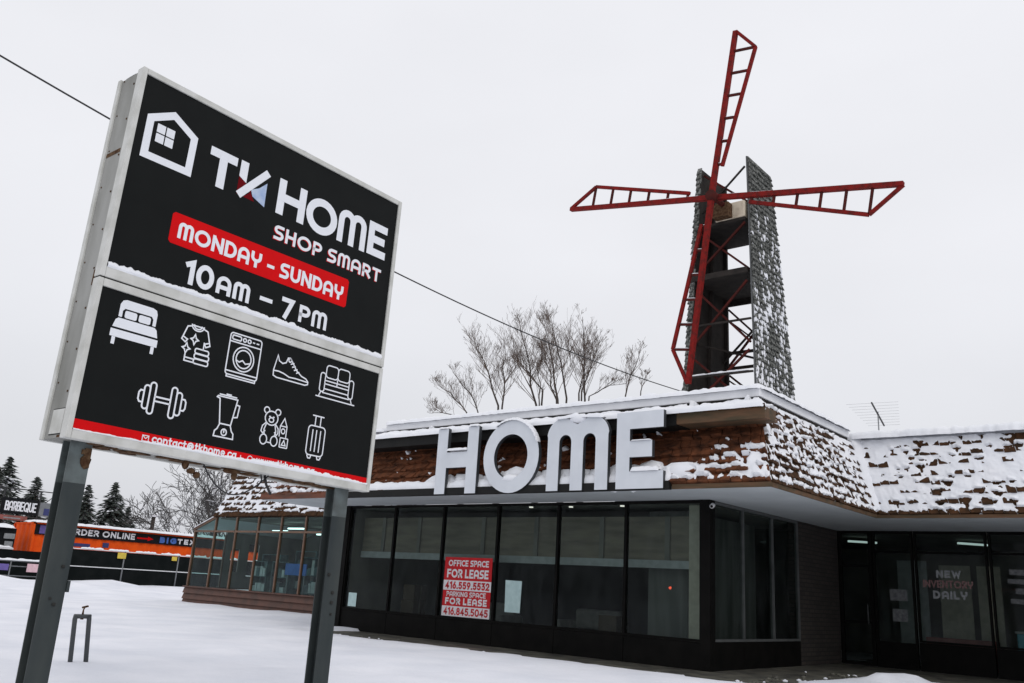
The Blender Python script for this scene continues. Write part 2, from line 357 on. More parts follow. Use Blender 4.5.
# ------------------------------------------------------------------ snow-covered shake slopes
class Slope:
    def __init__(s, A, B, C, D):      # bottom-left, bottom-right, top-right, top-left seen from outside
        s.A, s.B, s.C, s.D = map(V, (A, B, C, D))
        s.L = max((s.B-s.A).length, (s.C-s.D).length); s.h = (((s.A+s.B)/2)-((s.C+s.D)/2)).length
        n = (s.B-s.A).cross(s.D-s.A).normalized(); s.n = n
    def P(s, u, v, t=0.):            # u, v in 0..1
        return s.A.lerp(s.B, u).lerp(s.D.lerp(s.C, u), v) + s.n*t
def shakes(sl, e=.25, cw=.28, seed=0, thick=.045, v0=0., v1=1., ragged=.5):
    mb = MB(); rows = int(round(sl.h/e))
    for r in range(rows):
        if (r+1)/rows < v0 or r/rows > v1: continue
        off = rnd(r, seed)*cw; n = int(sl.L/cw)+2
        edges = [max(0, min(sl.L, c*cw-off+.10*cw*(rnd(r, c, seed)-.5)*2)) for c in range(n+1)]
        for c in range(n):
            a, b = edges[c]+.006, edges[c+1]-.006
            if b-a < .03: continue
            j = (rnd(r, c, seed+1)-.5)*.12
            va = max(0, (r+j*ragged*(2.4 if rnd(c, r, seed+6) > .7 else 1))/rows); vb = min(1, (r+1.12)/rows); t = thick*(.6+.8*rnd(r, c, seed+2))
            ua, ub = a/sl.L, b/sl.L
            mb.hexa([sl.P(ua, va, -.02), sl.P(ub, va, -.02), sl.P(ub, va, t), sl.P(ua, va, t),
                     sl.P(ua, vb, -.02), sl.P(ub, vb, -.02), sl.P(ub, vb, .006), sl.P(ua, vb, .006)])
    return mb
def puff_snow(sl, cover, e=.25, cw=.28, seed=0, t0=.05, step=.028, stepv=None, v0=0., v1=1., hk=1., kx=.60, var=.35):
    """snow lying on the courses of a shake slope; cover(u_m, v) 0..1 = how much of it has stayed"""
    mb = MB(); rows = int(round(sl.h/e)); nu = int(sl.L/step); stepv = stepv or step; nv = int(sl.h*(v1-v0)/stepv)
    T = []; cells = {}
    def cell(r, cc):
        """the puff of snow on one shake: centre (m along, courses up), half sizes, height; None where it slid off"""
        q = cells.get((r, cc))
        if q is None:
            off = rnd(r, seed, 3)
            u0 = (cc+.5-off+.34*(rnd(r, cc, seed)-.5))*cw; v_ = r+.46+.34*(rnd(r, cc, seed+1)-.5)
            c = cover(max(0, min(sl.L, u0)), max(0, min(1, v_/rows)))
            z = (.55+.55*max(0, min(1.15, c)))*(.66+.66*rnd(r, cc, seed+2)**1.2)*(1+var*N(cc*.41+seed, r*.6))
            q = (u0, v_, kx*z*(.8+.5*rnd(r, cc, seed+9)), .66*z*hk, (.55+.75*rnd(r, cc, seed+4))*min(1.25, .5+z*.6)) if rnd(r, cc, seed+5) > (1-c)*.62-.06 else ()
            cells[(r, cc)] = q
        return q
    for iv in range(nv+1):
        v = v0+(v1-v0)*iv/nv; row = []
        for iu in range(nu+1):
            um = sl.L*iu/nu; c = cover(um, v); vr = v*rows
            wu = um+.10*cw*N(um*9, v*rows*2.2, seed)*2; wv = vr+.16*N(um*7, v*rows*1.9, seed+1)*2
            r0 = math.floor(wv); best = -1.; acc = 0.
            for r in (r0-1, r0, r0+1):
                cc0 = math.floor(wu/cw+rnd(r, seed, 3))
                for cc in (cc0-1, cc0, cc0+1):
                    q = cell(r, cc)
                    if not q: continue
                    du = (wu-q[0])/(q[2]*cw); dv = wv-q[1]
                    dv = dv/(q[3]*1.2) if dv > 0 else dv/(q[3]*.9)
                    m = 1-(abs(du)**2.4+abs(dv)**(2.2 if dv > 0 else 3.4))
                    if m > -.6:
                        hgt = q[4]*(math.sqrt(m) if m > 0 else m)
                        best = max(best, hgt); acc += max(0, m)*.16
            edge = .16*N(um*17, v*rows*3.7, seed+2)
            t = t0*(best+min(acc, .5)+edge*.5) if best > -.25 else -.06
            t += (.018 if best > 0 else 0)
            gl = c + .22*N(um*2.3, v*7, seed+11)+.12*N(um*9, v*22, seed+12)
            t = lerp(-.06, max(t, -.06), sst(.02, .14, gl))
            if (iu == 0 or iu == nu or iv == 0) : t = min(t, .004)
            row.append(t)
        T.append(row)
    vs = [sl.P(iu/nu, v0+(v1-v0)*iv/nv, T[iv][iu]) for iv in range(nv+1) for iu in range(nu+1)]
    fs = []
    w = nu+1
    for iv in range(nv):
        for iu in range(nu):
            if max(T[iv][iu], T[iv][iu+1], T[iv+1][iu], T[iv+1][iu+1]) > -.03:
                fs.append((iv*w+iu, iv*w+iu+1, (iv+1)*w+iu+1, (iv+1)*w+iu))
    used = sorted({i for f in fs for i in f}); ix = {k: i for i, k in enumerate(used)}
    mb.add([vs[i] for i in used], [tuple(ix[i] for i in f) for f in fs], 0, True)
    return mb
def slope_snow(sl, cover, e=.25, cw=.28, seed=0, t0=.05, step=.028, stepv=None, v0=0., v1=1., hk=1., kx=.40):
    """snow lying on the courses of a shake slope; cover(u_m, v) 0..1 = how much of it has stayed"""
    mb = MB(); rows = int(round(sl.h/e)); nu = int(sl.L/step); stepv = stepv or step; nv = int(sl.h*(v1-v0)/stepv)
    T = []; cells = {}
    def cell(r, cc):
        """the bare butt of one shake showing below its snow cap: centre (m along), cap line (courses up), half width (m), depth (courses)"""
        q = cells.get((r, cc))
        if q is None:
            u0 = (cc+.5-rnd(r, seed, 3)+.5*(rnd(r, cc, seed)-.5))*cw; v_ = r+.55+.5*(rnd(r, cc, seed+1)-.5)
            c = cover(max(0, min(sl.L, u0)), max(0, min(1, v_/rows)))
            p = min(1., max(0, (1-c)*1.55)); k = (.55+.85*(1-c))*(.55+.85*rnd(r, cc, seed+2))
            q = (u0, v_, kx*cw*k, hk*.46*k*(.7+.6*rnd(r, cc, seed+4)), rnd(r, cc, seed+6) > .62) if rnd(r, cc, seed+5) < p else ()
            cells[(r, cc)] = q
        return q
    for iv in range(nv+1):
        v = v0+(v1-v0)*iv/nv; row = []
        for iu in range(nu+1):
            um = sl.L*iu/nu; c = cover(um, v); vr = v*rows
            wu = um+.018*N(um*19, v*rows*3, seed); wv = vr+.13*N(um*15, v*rows*2.6, seed+1)+.10*N(um*4, v*rows*.8, seed+2)
            r0 = math.floor(wv); hole = 0.; capb = 0.
            for r in (r0-1, r0, r0+1):
                cc0 = math.floor(wu/cw+rnd(r, seed, 3))
                for cc in (cc0-1, cc0, cc0+1):
                    q = cell(r, cc)
                    if not q: continue
                    du = abs(wu-q[0])/q[2]; dy = q[1]-wv                      # dy > 0 below the cap line
                    if du < 1.5:
                        if dy > -.02:
                            m = 1-(du**2.2+(dy/q[3])**2)
                            if q[4]: m = max(m, 1-(du*2.8)**2-(dy/(q[3]*2.1))**2)   # a drip mark below
                            hole = max(hole, sst(-.12, .22, m)*sst(-.02, .05, dy))
                        if -.55 < dy < .10: capb = max(capb, max(0, 1-du**2/1.7)*sst(-.55, -.10, dy)*sst(.10, .0, dy))
            lump = .62+.34*N(um*2.2, v*rows*.5, seed+7)+.28*N(um*5.5, v*rows*1.1, seed+8)+.14*N(um*14, v*rows*2.8, seed+4)
            t = t0*(max(.25, lump)+.75*capb)
            t = lerp(t, -.06, hole)
            gl = c + .22*N(um*2.3, v*7, seed+11)+.12*N(um*9, v*22, seed+12)
            eb = (v-v0)*sl.h+.05*N(um*6, 3, seed)+.04*N(um*17, 5, seed)
            t = lerp(-.06, t, sst(.02, .14, gl)*sst(.015, .075, eb))
            if (iu == 0 or iu == nu or iv == 0) : t = min(t, .004)
            row.append(t)
        T.append(row)
    vs = [sl.P(iu/nu, v0+(v1-v0)*iv/nv, T[iv][iu]) for iv in range(nv+1) for iu in range(nu+1)]
    fs = []
    w = nu+1
    for iv in range(nv):
        for iu in range(nu):
            if max(T[iv][iu], T[iv][iu+1], T[iv+1][iu], T[iv+1][iu+1]) > -.03:
                fs.append((iv*w+iu, iv*w+iu+1, (iv+1)*w+iu+1, (iv+1)*w+iu))
    used = sorted({i for f in fs for i in f}); ix = {k: i for i, k in enumerate(used)}
    mb.add([vs[i] for i in used], [tuple(ix[i] for i in f) for f in fs], 0, True)
    return mb
def snow_roll(mb, a, b, w, h, seed=0, n=None, up=(0,0,1), drop=0., lump=.35, lat=None):
    """a lumpy snow ridge lying along a-b: half-round section w wide, h high"""
    a = V(a); b = V(b); L = (b-a).length; n = n or max(6, int(L/.05)); d = (b-a).normalized(); upv = V(up)
    x = V(lat) if lat else d.cross(upv).normalized()
    k = 9; vs = []
    for i in range(n+1):
        t = i/n; hh = h*(1+lump*N(L*t*3.1, seed, 1)+lump*.6*N(L*t*9, seed, 2)); ww = w*(1+lump*.6*N(L*t*2.7, seed, 3)+lump*.5*N(L*t*8, seed, 4))
        if i in (0, n): hh *= .25; ww *= .6
        for j in range(k):
            an = math.pi*j/(k-1)
            vs.append(a.lerp(b, t) + x*math.cos(an)*ww/2 + upv*(max(hh, .004)*math.sin(an)**.7 - (drop if j in (0, k-1) else 0)))
    fs = [(i*k+j, i*k+j+1, (i+1)*k+j+1, (i+1)*k+j) for i in range(n) for j in range(k-1)]
    mb.add(vs, fs, 0, True)

# ================================================================== GROUND
def axis(fine0, fine1, st, far, grow=1.22):
    a = []; x = fine0
    while x <= fine1: a.append(x); x += st
    d = st; x = a[-1]
    while x < far: d *= grow; x += d; a.append(x)
    d = st; x = a[0]; pre = []
    while x > -far: d *= grow; x -= d; pre.append(x)
    return pre[::-1]+a
def bare(x, y):
    """>0 inside the strip under the overhang where the pavement shows"""
    if y > 7.4 or x < -11.6: return -1
    e = .22*N(x*1.1, y*1.1, 5)+.10*N(x*4, y*4, 6)
    dfront = (y+2.12) + e
    if x <= 1.9: d = dfront
    else: d = min(y-3.1-.4*sst(2, 6, x), 1)+e*1.2
    d2 = (2.0-x) + e
    d = max(min(dfront, d2), min(y-3.0, dfront)+e*.6) if x > 1.2 else dfront
    if x < -10.4: d = min(d, (x+10.3)+e)
    return d
xs = axis(-16, 9, .2, 420); ys = axis(-15, 6.5, .2, 420)
vs = []
mounds = [(-33,-1.5,1.6,1.2,.22),(-35,1.2,2.2,1.3,.30),(-36.5,4.2,2.0,1.1,.26),(-30,-4,1.8,1.0,.16),(-37,-3,2.2,1.6,.32),(-27,4.3,1.2,1.4,.12),(-3.9,-10.72,.12,.12,.03),(-3.9,-10.5,.12,.12,.03),(-42.9,6.0,1.0,.55,.50),(-42.6,5.0,.9,.8,.25),(-42.8,8.9,1.3,.85,.62),(-42.8,7.9,1.2,.8,.35),(-43.3,13,2.2,1.2,.15),(-42,2.2,1.5,1.2,.45),(-43.2,17,2.5,1.8,.30),(-43.5,-1,3,1.5,.6),(2.75,1.9,.6,.55,.11),(3.2,2.5,.5,.5,.08)]
for y in ys:
    for x in xs:
        r = math.hypot(x-8, y+16)
        z = .10*N(x*.12, y*.12, 2)+.055*N(x*.5, y*.5, 3)+.026*N(x*1.7, y*1.7, 4)+(.006*N(x*6, y*6, 8) if r < 30 else 0)
        z += .02+.22*sst(-34, -43, x)
        for mx, my, sx, sy, hh in mounds:
            q = ((x-mx)/sx)**2+((y-my)/sy)**2
            if q < 6: z += hh*math.exp(-q)*(1+.25*N(x*2, y*2, 9))
        if x < -12 and x > -26 and y > .5 and y < 4: z += .10*sst(.5, 2.6, y)
        if -14 < x < 9 and -4.2 < y < 8: z = max(z, .03)
        if -14 < x < 9 and -4 < y < 8:
            d = bare(x, y)
            z = lerp(max(z*.35, .0)+.05*(z > -5)+(z if (x > 1.5 and z > .08) else 0), -.12, sst(-.10, .14, d)) if d > -1 else z
            if d <= -.1 and d > -1: z = lerp(z, z, 1)
        vs.append((x, y, z))
w = len(xs)
fs = [(j*w+i, j*w+i+1, (j+1)*w+i+1, (j+1)*w+i) for j in range(len(ys)-1) for i in range(w-1)]
mb = MB(); mb.add(vs, fs, 0, True)
tag(mb.build('ground', M['ground_snow']), kind='structure')
mb = MB(); mb.box(-11.6, 14, -3.4, 7.3, -.35, 0)
tag(mb.build('pavement', M['pavement']), kind='structure')

mb = MB(); r_ = random.Random(3)
for i in range(260):
    t = r_.random()
    if t < .62: x = r_.uniform(-9.5, 1.6); y = -2.05+r_.gauss(0, .22)
    else: x = 1.75+r_.gauss(0, .3); y = r_.uniform(-2, 3)
    q = r_.uniform(.012, .05); blob(mb, x, y, .01, q*1.3, q, q*.7, r_.random() < .75, seed=i, n=6, m=3)
tag(mb.build('slush', [M['ground_snow'], M['pavement']]), kind='stuff')

# ================================================================== SHOP BUILDING
H = 3.34
shop = thing('shop_building', (-4, 4, 0), 'low dark glass shop building with snowy shake mansard roof and deep pale soffit', 'building')
# interior shell: floor, ceiling and back walls
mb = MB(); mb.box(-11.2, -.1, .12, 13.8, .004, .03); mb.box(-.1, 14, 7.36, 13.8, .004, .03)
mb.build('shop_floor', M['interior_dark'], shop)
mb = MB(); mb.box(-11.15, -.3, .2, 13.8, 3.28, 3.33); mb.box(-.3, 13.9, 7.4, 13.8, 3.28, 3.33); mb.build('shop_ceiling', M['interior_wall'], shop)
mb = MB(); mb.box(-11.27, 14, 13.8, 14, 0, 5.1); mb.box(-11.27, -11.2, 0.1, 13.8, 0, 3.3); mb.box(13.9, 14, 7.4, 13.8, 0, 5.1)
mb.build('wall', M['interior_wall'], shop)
mb = MB(); mb.box(-.28, -.02, 4.62, 7.3, .0, 3.335); mb.build('brick_pillar', M['brick'], shop)
# front bays
XF = [-11.17, -9.35, -7.53, -5.69, -3.86, -2.02, -.20]
def frame_bars(mb, f, a0, a1, z0, z1, w=.032, extra=()):
    """f(a, d, z): bars round an opening, plus extra horizontal bars"""
    def bar(p0, p1, q0, q1, d=.05):
        mb.hexa([f(p0, -d, q0), f(p1, -d, q0), f(p1, d, q0), f(p0, d, q0), f(p0, -d, q1), f(p1, -d, q1), f(p1, d, q1), f(p0, d, q1)])
    bar(a0, a0+w, z0, z1); bar(a1-w, a1, z0, z1); bar(a0+w, a1-w, z0, z0+.05, .048); bar(a0+w, a1-w, z1-.06, z1, .048)
    for e in extra: bar(a0+w, a1-w, e-.025, e+.025, .045)
fF = lambda a, d, z: (a, d+.06, z)
for i in range(6):
    mb = MB(); frame_bars(mb, fF, XF[i], XF[i+1], .53, H-.005)
    wi = mb.build('window', M['black_metal'], shop)
    mb = MB(); mb.quad((XF[i]+.03, .06, .58), (XF[i+1]-.03, .06, .58), (XF[i+1]-.03, .06, H-.065), (XF[i]+.03, .06, H-.065))
    pa = mb.build('pane', M['glass'], wi)
    mb = MB(); mb.box(XF[i]+.004, XF[i+1]-.004, .02, .11, .0, .525); bevel(mb.build('spandrel_panel', M['black_metal'], shop), .006, 1)
mb = MB(); mb.box(-11.36, -11.18, -.02, .2, 0, H-.003); mb.build('corner_post', M['black_metal'], shop)
mb = MB(); mb.box(-.198, .02, -.03, .09, 0, H-.003); mb.box(-.16, .022, .092, .2, 0, H-.004); mb.build('corner_post', M['black_metal'], shop)
# side bays
YS = [.2, 1.59, 3.13, 4.60]
fS = lambda a, d, z: (-.04+d*.9, a, z)
for i in range(3):
    mb = MB(); frame_bars(mb, fS, YS[i], YS[i+1], .55, H-.01, w=.02)
    wi = mb.build('window', M['mullion_grey'] if i else M['mullion_grey'], shop)
    mb = MB(); mb.quad((-.04, YS[i]+.02, .6), (-.04, YS[i+1]-.02, .6), (-.04, YS[i+1]-.02, H-.07), (-.04, YS[i]+.02, H-.07)); mb.build('pane', M['glass_dark'], wi)
    mb = MB(); mb.box(-.1, .0, YS[i]+.004, YS[i+1]-.004, 0, .545); mb.build('spandrel_panel', M['black_metal'], shop)
# wing storefront
YW = 7.3
fW = lambda a, d, z: (a, YW+.06+d, z)
WX = [(.88, 1.86), (1.90, 3.56), (3.60, 5.24), (5.28, 6.9), (6.94, 8.6)]
for i, (a, b) in enumerate(WX):
    mb = MB(); frame_bars(mb, fW, a, b, .0 if i == 0 else .66, H-.005, w=.05, extra=(2.82,))
    wi = mb.build('window', M['black_metal'], shop)
    mb = MB(); mb.quad((a+.05, YW+.06, .1 if i == 0 else .7), (b-.05, YW+.06, .1 if i == 0 else .7), (b-.05, YW+.06, H-.07), (a+.05, YW+.06, H-.07)); mb.build('pane', M['glass_dark'], wi)
    if i:
        mb = MB(); mb.box(a+.002, b-.002, YW+.0, YW+.12, 0, .655); mb.build('spandrel_panel', M['black_metal'], shop)
    elif True:
        mb = MB(); mb.box(a+.052, b-.052, YW+.02, YW+.11, .051, .62); mb.build('spandrel_panel', M['black_metal'], wi)
mb = MB(); mb.box(8.62, 13.9, YW, YW+.2, 0, H); mb.build('wall', M['black_metal'], shop)
dr = MB(); frame_bars(dr, fW, -.018, .86, .02, H-.005, w=.09, extra=(2.45, 1.05)); dr = dr.build('door', M['black_metal'], shop)
mb = MB(); mb.quad((.07, YW+.06, .07), (.77, YW+.06, .07), (.77, YW+.06, H-.07), (.07, YW+.06, H-.07)); mb.build('pane', M['glass_dark'], dr)
mb = MB(); mb.tube([(.72, YW-.06, 1.0), (.72, YW-.06, 1.5)], .014, 8); mb.tube([(.72, YW-.06, 1.05), (.72, YW+.02, 1.05)], .01, 6); mb.tube([(.72, YW-.06, 1.45), (.72, YW+.02, 1.45)], .01, 6); mb.build('handle', M['mullion_grey'], dr)

# soffit: one slab in three rectangles
ZS = H+.0
mb = MB()
mb.box(-13.0, 2.08, -1.74, .0, ZS, ZS+.06); mb.box(.0, 2.08, .0, 3.94, ZS, ZS+.06); mb.box(-.0, 13.8, 3.94, 7.3, ZS, ZS+.06); mb.box(-13.0, -11.2, .0, 2.9, ZS, ZS+.06)
mb.build('soffit', M['soffit'], shop)
# drip-edge boards
mb = MB()
mb.box(.12, 2.10, -1.775, -1.745, ZS-.005, ZS+.085); mb.box(2.085, 2.11, -1.745, 3.92, ZS-.005, ZS+.075); mb.box(2.11, 13.8, 3.915, 3.937, ZS-.005, ZS+.07)
mb.build('drip_edge', M['brown_board'], shop)
mb = MB(); mb.box(-13.0, -10.05, -1.80, -1.745, ZS+.01, ZS+.17); mb.build('drip_edge', M['red_board'], shop)
mb = MB(); mb.box(-10.04, .10, -1.86, -1.745, ZS-.012, ZS+.15); mb.build('sign_ledge', M['black_board'], shop)
# mansard slopes
ZT = 5.28
slF = Slope((-13, -1.74, ZS+.08), (2.09, -1.74, ZS+.08), (1.42, -.64, ZT-.13), (-12.35, -.64, ZT-.13))
slR = Slope((2.09, -1.74, ZS+.07), (2.09, 3.93, ZS+.07), (1.42, 4.57, ZT-.13), (1.42, -.64, ZT-.13))
slW = Slope((2.09, 3.93, ZS+.07), (13.5, 3.93, ZS+.07), (13.5, 4.57, ZT-.08), (1.42, 4.57, ZT-.08))
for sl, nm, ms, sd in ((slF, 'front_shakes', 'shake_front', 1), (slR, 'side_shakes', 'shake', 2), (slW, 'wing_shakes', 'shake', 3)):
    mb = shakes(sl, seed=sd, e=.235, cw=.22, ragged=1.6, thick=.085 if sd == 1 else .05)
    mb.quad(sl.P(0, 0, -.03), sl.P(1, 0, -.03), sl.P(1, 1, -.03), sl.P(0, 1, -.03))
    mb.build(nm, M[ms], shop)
def covF(u, v):
    x = -13+u*15.09/slF.L*1.0
    if x < -10.0: return .55+.25*sst(.2, .6, v)
    top = sst(.62, .70, v)
    if x < .1: return max(sst(.17, .10, v)*1.0, 0)
    lim = .10+.20*sst(.1, 1.0, x)+.10*N(x*2.0, 3)
    return max(.62*sst(lim+.12, lim-.04, v), .40*sst(1.35, 2.0, x)*sst(.62, .35, v))
slope_snow(slF, covF, seed=1, e=.235, cw=.24, t0=.105, step=.028, v1=.66, kx=.44, hk=1.3).build('front_snow', M['snow'], shop)
def covR(u, v): return .30+.18*v+.42*sst(3.0, 5.4, u)+.16*N(u*.9, v*2, 4)
def covW(u, v):
    c = .78-.30*sst(.40, .04, v)+.25*sst(1.8, .2, u)+.15*N(u*.7, v*2, 7)-.15*sst(2, 5, u)
    hole = sst(3.15, 3.5, u)*sst(.90, .93, v-.05*N(u*3, 1))
    return c*(1-hole)
slope_snow(slR, covR, seed=2, e=.215, cw=.25, t0=.058, step=.022, hk=1.35, kx=.36).build('side_snow', M['snow'], shop)
slope_snow(slW, covW, seed=3, e=.22, cw=.30, t0=.070, step=.024, hk=1.0, kx=.38).build('wing_snow', M['snow'], shop)
# hip snow in the inside corner and on the outer hip
mb = MB(); snow_roll(mb, (2.09, 3.93, 3.46), (1.47, 4.55, ZT), .30, .10, 3, up=(.6, -.6, .5)); mb.build('valley_snow', M['snow'], shop)
# hood over the HOME letters: boards and snow-laden slope
hz0, hz1, hy = 4.60, 4.83, -1.58
mb = MB(); mb.box(-9.2, .11, hy-.02, hy+.02, hz0, hz1+.02); mb.box(-9.2, .11, hy+.02, -1.02, hz0, hz0+.03); mb.build('hood_board', M['black_board'], shop)
mb = MB(); mb.box(.112, 1.93, hy-.015, hy+.02, hz0+.02, hz1); mb.box(.112, 1.93, hy+.02, -1.02, hz0+.02, hz0+.05); mb.box(1.90, 1.93, hy+.02, -1.1, hz0+.05, hz1)
mb.build('hood_board', M['brown_board'], shop)
slH = Slope((-9.22, hy-.02, hz1), (1.95, hy-.02, hz1), (1.45, -.66, ZT-.15), (-9.22, -.66, ZT-.15))
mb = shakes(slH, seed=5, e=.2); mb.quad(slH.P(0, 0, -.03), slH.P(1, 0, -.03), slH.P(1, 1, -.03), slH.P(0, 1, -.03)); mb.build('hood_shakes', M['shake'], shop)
def covH(u, v): return 1.15-.55*sst(.80, .97, v)*sst(-.1, .25, N(u*1.1, 2.2))
sn = slope_snow(slH, covH, seed=6, e=.24, t0=.13, step=.04)
sn.build('hood_snow', M['snow'], shop)
mb = MB(); snow_roll(mb, (-9.2, hy+.0, hz1-.01), (1.92, hy+.0, hz1-.01), .20, .13, 8, lump=.3); mb.build('hood_edge_snow', M['snow'], shop)
mb = MB(); snow_roll(mb, (-10.0, -1.70, ZS+.15), (.08, -1.70, ZS+.15), .24, .20, 12, lump=.35); mb.build('ledge_snow', M['snow'], shop)
# snow heaped behind the letters
mb = MB()
for i in range(16):
    x = -6.3+i*.42; blob(mb, x, -1.60, 3.60+.06*N(i*3.3, 1), .30, .16, .20+.08*rnd(i, 3), seed=i)
for x, z, r in ((-3.82, 3.72, .34), (-.45, 3.72, .3), (.2, 3.68, .3), (-4.05, 3.7, .25)): blob(mb, x, -1.56, z, r*1.3, .18, r*.7, seed=x)
mb.build('drifted_snow', M['snow'], shop)
# parapet cap and roof
mb = MB(); mb.box(-9.33, 1.42, -.64, -.42, ZT-.02, ZT+.15); mb.box(1.20, 1.418, -.42, 4.35, ZT-.021, ZT+.149); bevel(mb.build('parapet_cap', M['cap'], shop), .01, 1)
mb = MB(); mb.box(-9.33, 1.38, -.60, -.44, ZT-.16, ZT-.022); mb.box(1.22, 1.379, -.44, 4.35, ZT-.16, ZT-.023); mb.build('parapet_board', M['dark_wood'], shop)
mb = MB(); mb.box(-12.3, 1.19, -.40, 13.8, 5.02, 5.10); mb.box(1.21, 13.8, 4.62, 13.8, 5.02, 5.10); mb.build('roof', M['cap'], shop)
mb = MB()
nx, ny = 90, 60; g = []
for j in range(ny+1):
    for i in range(nx+1):
        x = -12.2+25.9*i/nx; y = -.40+14.2*j/ny
        z = 5.32+.05*N(x*.8, y*.8, 1)+.02*N(x*3, y*3, 2)
        if x > 1.2 and y < 4.6: z = 4.9
        g.append((x, y, z))
mb.add(g, [(j*(nx+1)+i, j*(nx+1)+i+1, (j+1)*(nx+1)+i+1, (j+1)*(nx+1)+i) for j in range(ny) for i in range(nx)
     if not (-12.2+25.9*(i+1)/nx > 1.25 and -.40+14.2*j/ny < 4.55)], 0, True)
snow_roll(mb, (-9.3, -.58, ZT+.13), (1.44, -.58, ZT+.13), .30, .12, 21, lump=.45)
snow_roll(mb, (1.36, -.62, ZT+.13), (1.36, 4.4, ZT+.13), .28, .11, 22, lump=.45)
snow_roll(mb, (1.2, 4.62, ZT-.05), (13.4, 4.62, ZT-.05), .50, .20, 23, lump=.35)
snow_roll(mb, (-12.4, -.60, ZT-.05), (-9.35, -.60, ZT-.05), .34, .12, 24, lump=.25)
mb.build('roof_snow', M['snow'], shop)
# inside the front room
mb = MB(); mb.box(-11.1, -.68, .5, .56, 2.12, 3.05); bh = mb.build('bulkhead', M['ply'], shop)
mb = MB(); mb.box(-11.1, -.68, .46, .60, 1.95, 2.118); mb.build('light_trim', M['light_trim'], bh)
mb = MB()
for x in (-10.3, -8.9, -6.6, -4.9, -3.0, -1.3): mb.box(x, x+.12, .46, .498, 2.125, 3.05)
mb.build('upright', M['interior_wall'], bh)
mb = MB(); mb.box(-.66, -.34, .36, .6, .03, 3.27); mb.build('interior_column', M['column'], shop)
mb = MB(); mb.box(-1.95, -.98, .9, .94, .03, 3.2); mb.box(-1.1, -1.06, 1.0, 4.5, .03, 3.2); mb.build('curtain', M['curtain'], shop)
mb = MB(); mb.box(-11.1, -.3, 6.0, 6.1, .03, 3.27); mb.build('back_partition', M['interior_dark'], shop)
for x, y in ((-4.9, .3), (-3.75, .35), (-2.3, .3)):
    mb = MB(); mb.tube([(x, y, 3.255), (x, y, 3.28)], .05, 12); mb.build('ceiling_light', M['lamp'], shop)
for (a, b, z) in (((2.55, 9.0), (3.1, 9.6), 3.18), ((-.1, 8.4), (.5, 8.9), 3.15)):
    mb = MB(); mb.beam((*a, z), (*b, z), .08, .05); mb.build('ceiling_light', M['lamp_cool'], shop)
# downpipe foot beside the left corner
mb = MB(); mb.box(-11.62, -11.50, .02, .10, .13, .42); bevel(mb.build('downpipe', M['white_plastic'], shop), .01)

# ------------------------------------------------------------------ HOME letters
home = thing('channel_letter_sign', (-3, -1.86, 3.31), 'big pale grey letters HOME standing on the black ledge of the roof', 'sign')
fL = lambda x, z, d: (x, -1.80-d*.55, z)
Z0, Z1 = 3.345, 4.87
def letter(poly, name, cap):
    mb = MB()
    if poly is None:
        cx, cz, ro, rz, ri, riz = -3.815, (Z0+Z1)/2+.02, .785, .80, .475, .49; n = 40
        c = [(math.cos(2*math.pi*i/n), math.sin(2*math.pi*i/n)) for i in range(n)]
        for i in range(n):
            a, b = c[i], c[(i+1) % n]
            O = lambda p, d: fL(cx+p[0]*ro, cz+p[1]*rz, d); I = lambda p, d: fL(cx+p[0]*ri, cz+p[1]*riz, d)
            mb.quad(O(a, .18), O(b, .18), I(b, .18), I(a, .18), 0); mb.quad(I(a, 0), I(b, 0), O(b, 0), O(a, 0), 1)
            mb.quad(O(a, 0), O(b, 0), O(b, .18), O(a, .18), 1); mb.quad(I(b, 0), I(a, 0), I(a, .18), I(b, .18), 1)
    else: mb.prism(poly, fL, 0, .18, 0, 1)
    o = mb.build('sign_letter', [M['letter_face'], M['letter_side']], home)
    s = MB(); cap(s); s.build('snow_cap', M['snow'], o)
    return o
x0, x1 = -6.07, -4.79; st = .325
def capH(s):
    snow_roll(s, (-6.05, -1.87, Z1), (-5.76, -1.87, Z1), .15, .05, 1, n=8); snow_roll(s, (-5.10, -1.87, Z1), (-4.81, -1.87, Z1), .15, .06, 2, n=8); snow_roll(s, (-5.75, -1.87, 4.335), (-5.12, -1.87, 4.335), .16, .07, 3, n=14)
letter([(x0,Z0),(x0+st,Z0),(x0+st,Z0+.60),(x1-st,Z0+.60),(x1-st,Z0),(x1,Z0),(x1,Z1),(x1-st,Z1),(x1-st,Z0+.96),(x0+st,Z0+.96),(x0+st,Z1),(x0,Z1)], 'H', capH)
def capO(s):
    cx, cz = -3.815, (Z0+Z1)/2+.02
    P = [(cx+.785*math.cos(math.radians(a)), -1.87, cz+.80*math.sin(math.radians(a))) for a in range(20, 130, 8)]
    for i in range(len(P)-1): snow_roll(s, P[i], P[i+1], .16, .07, i, n=4, lump=.2)
    blob(s, cx, -1.83, cz-.47, .30, .10, .09, seed=4)
letter(None, 'O', capO)
mx0, mx1 = -2.80, -1.27; mw = (mx1-mx0); sw = .305
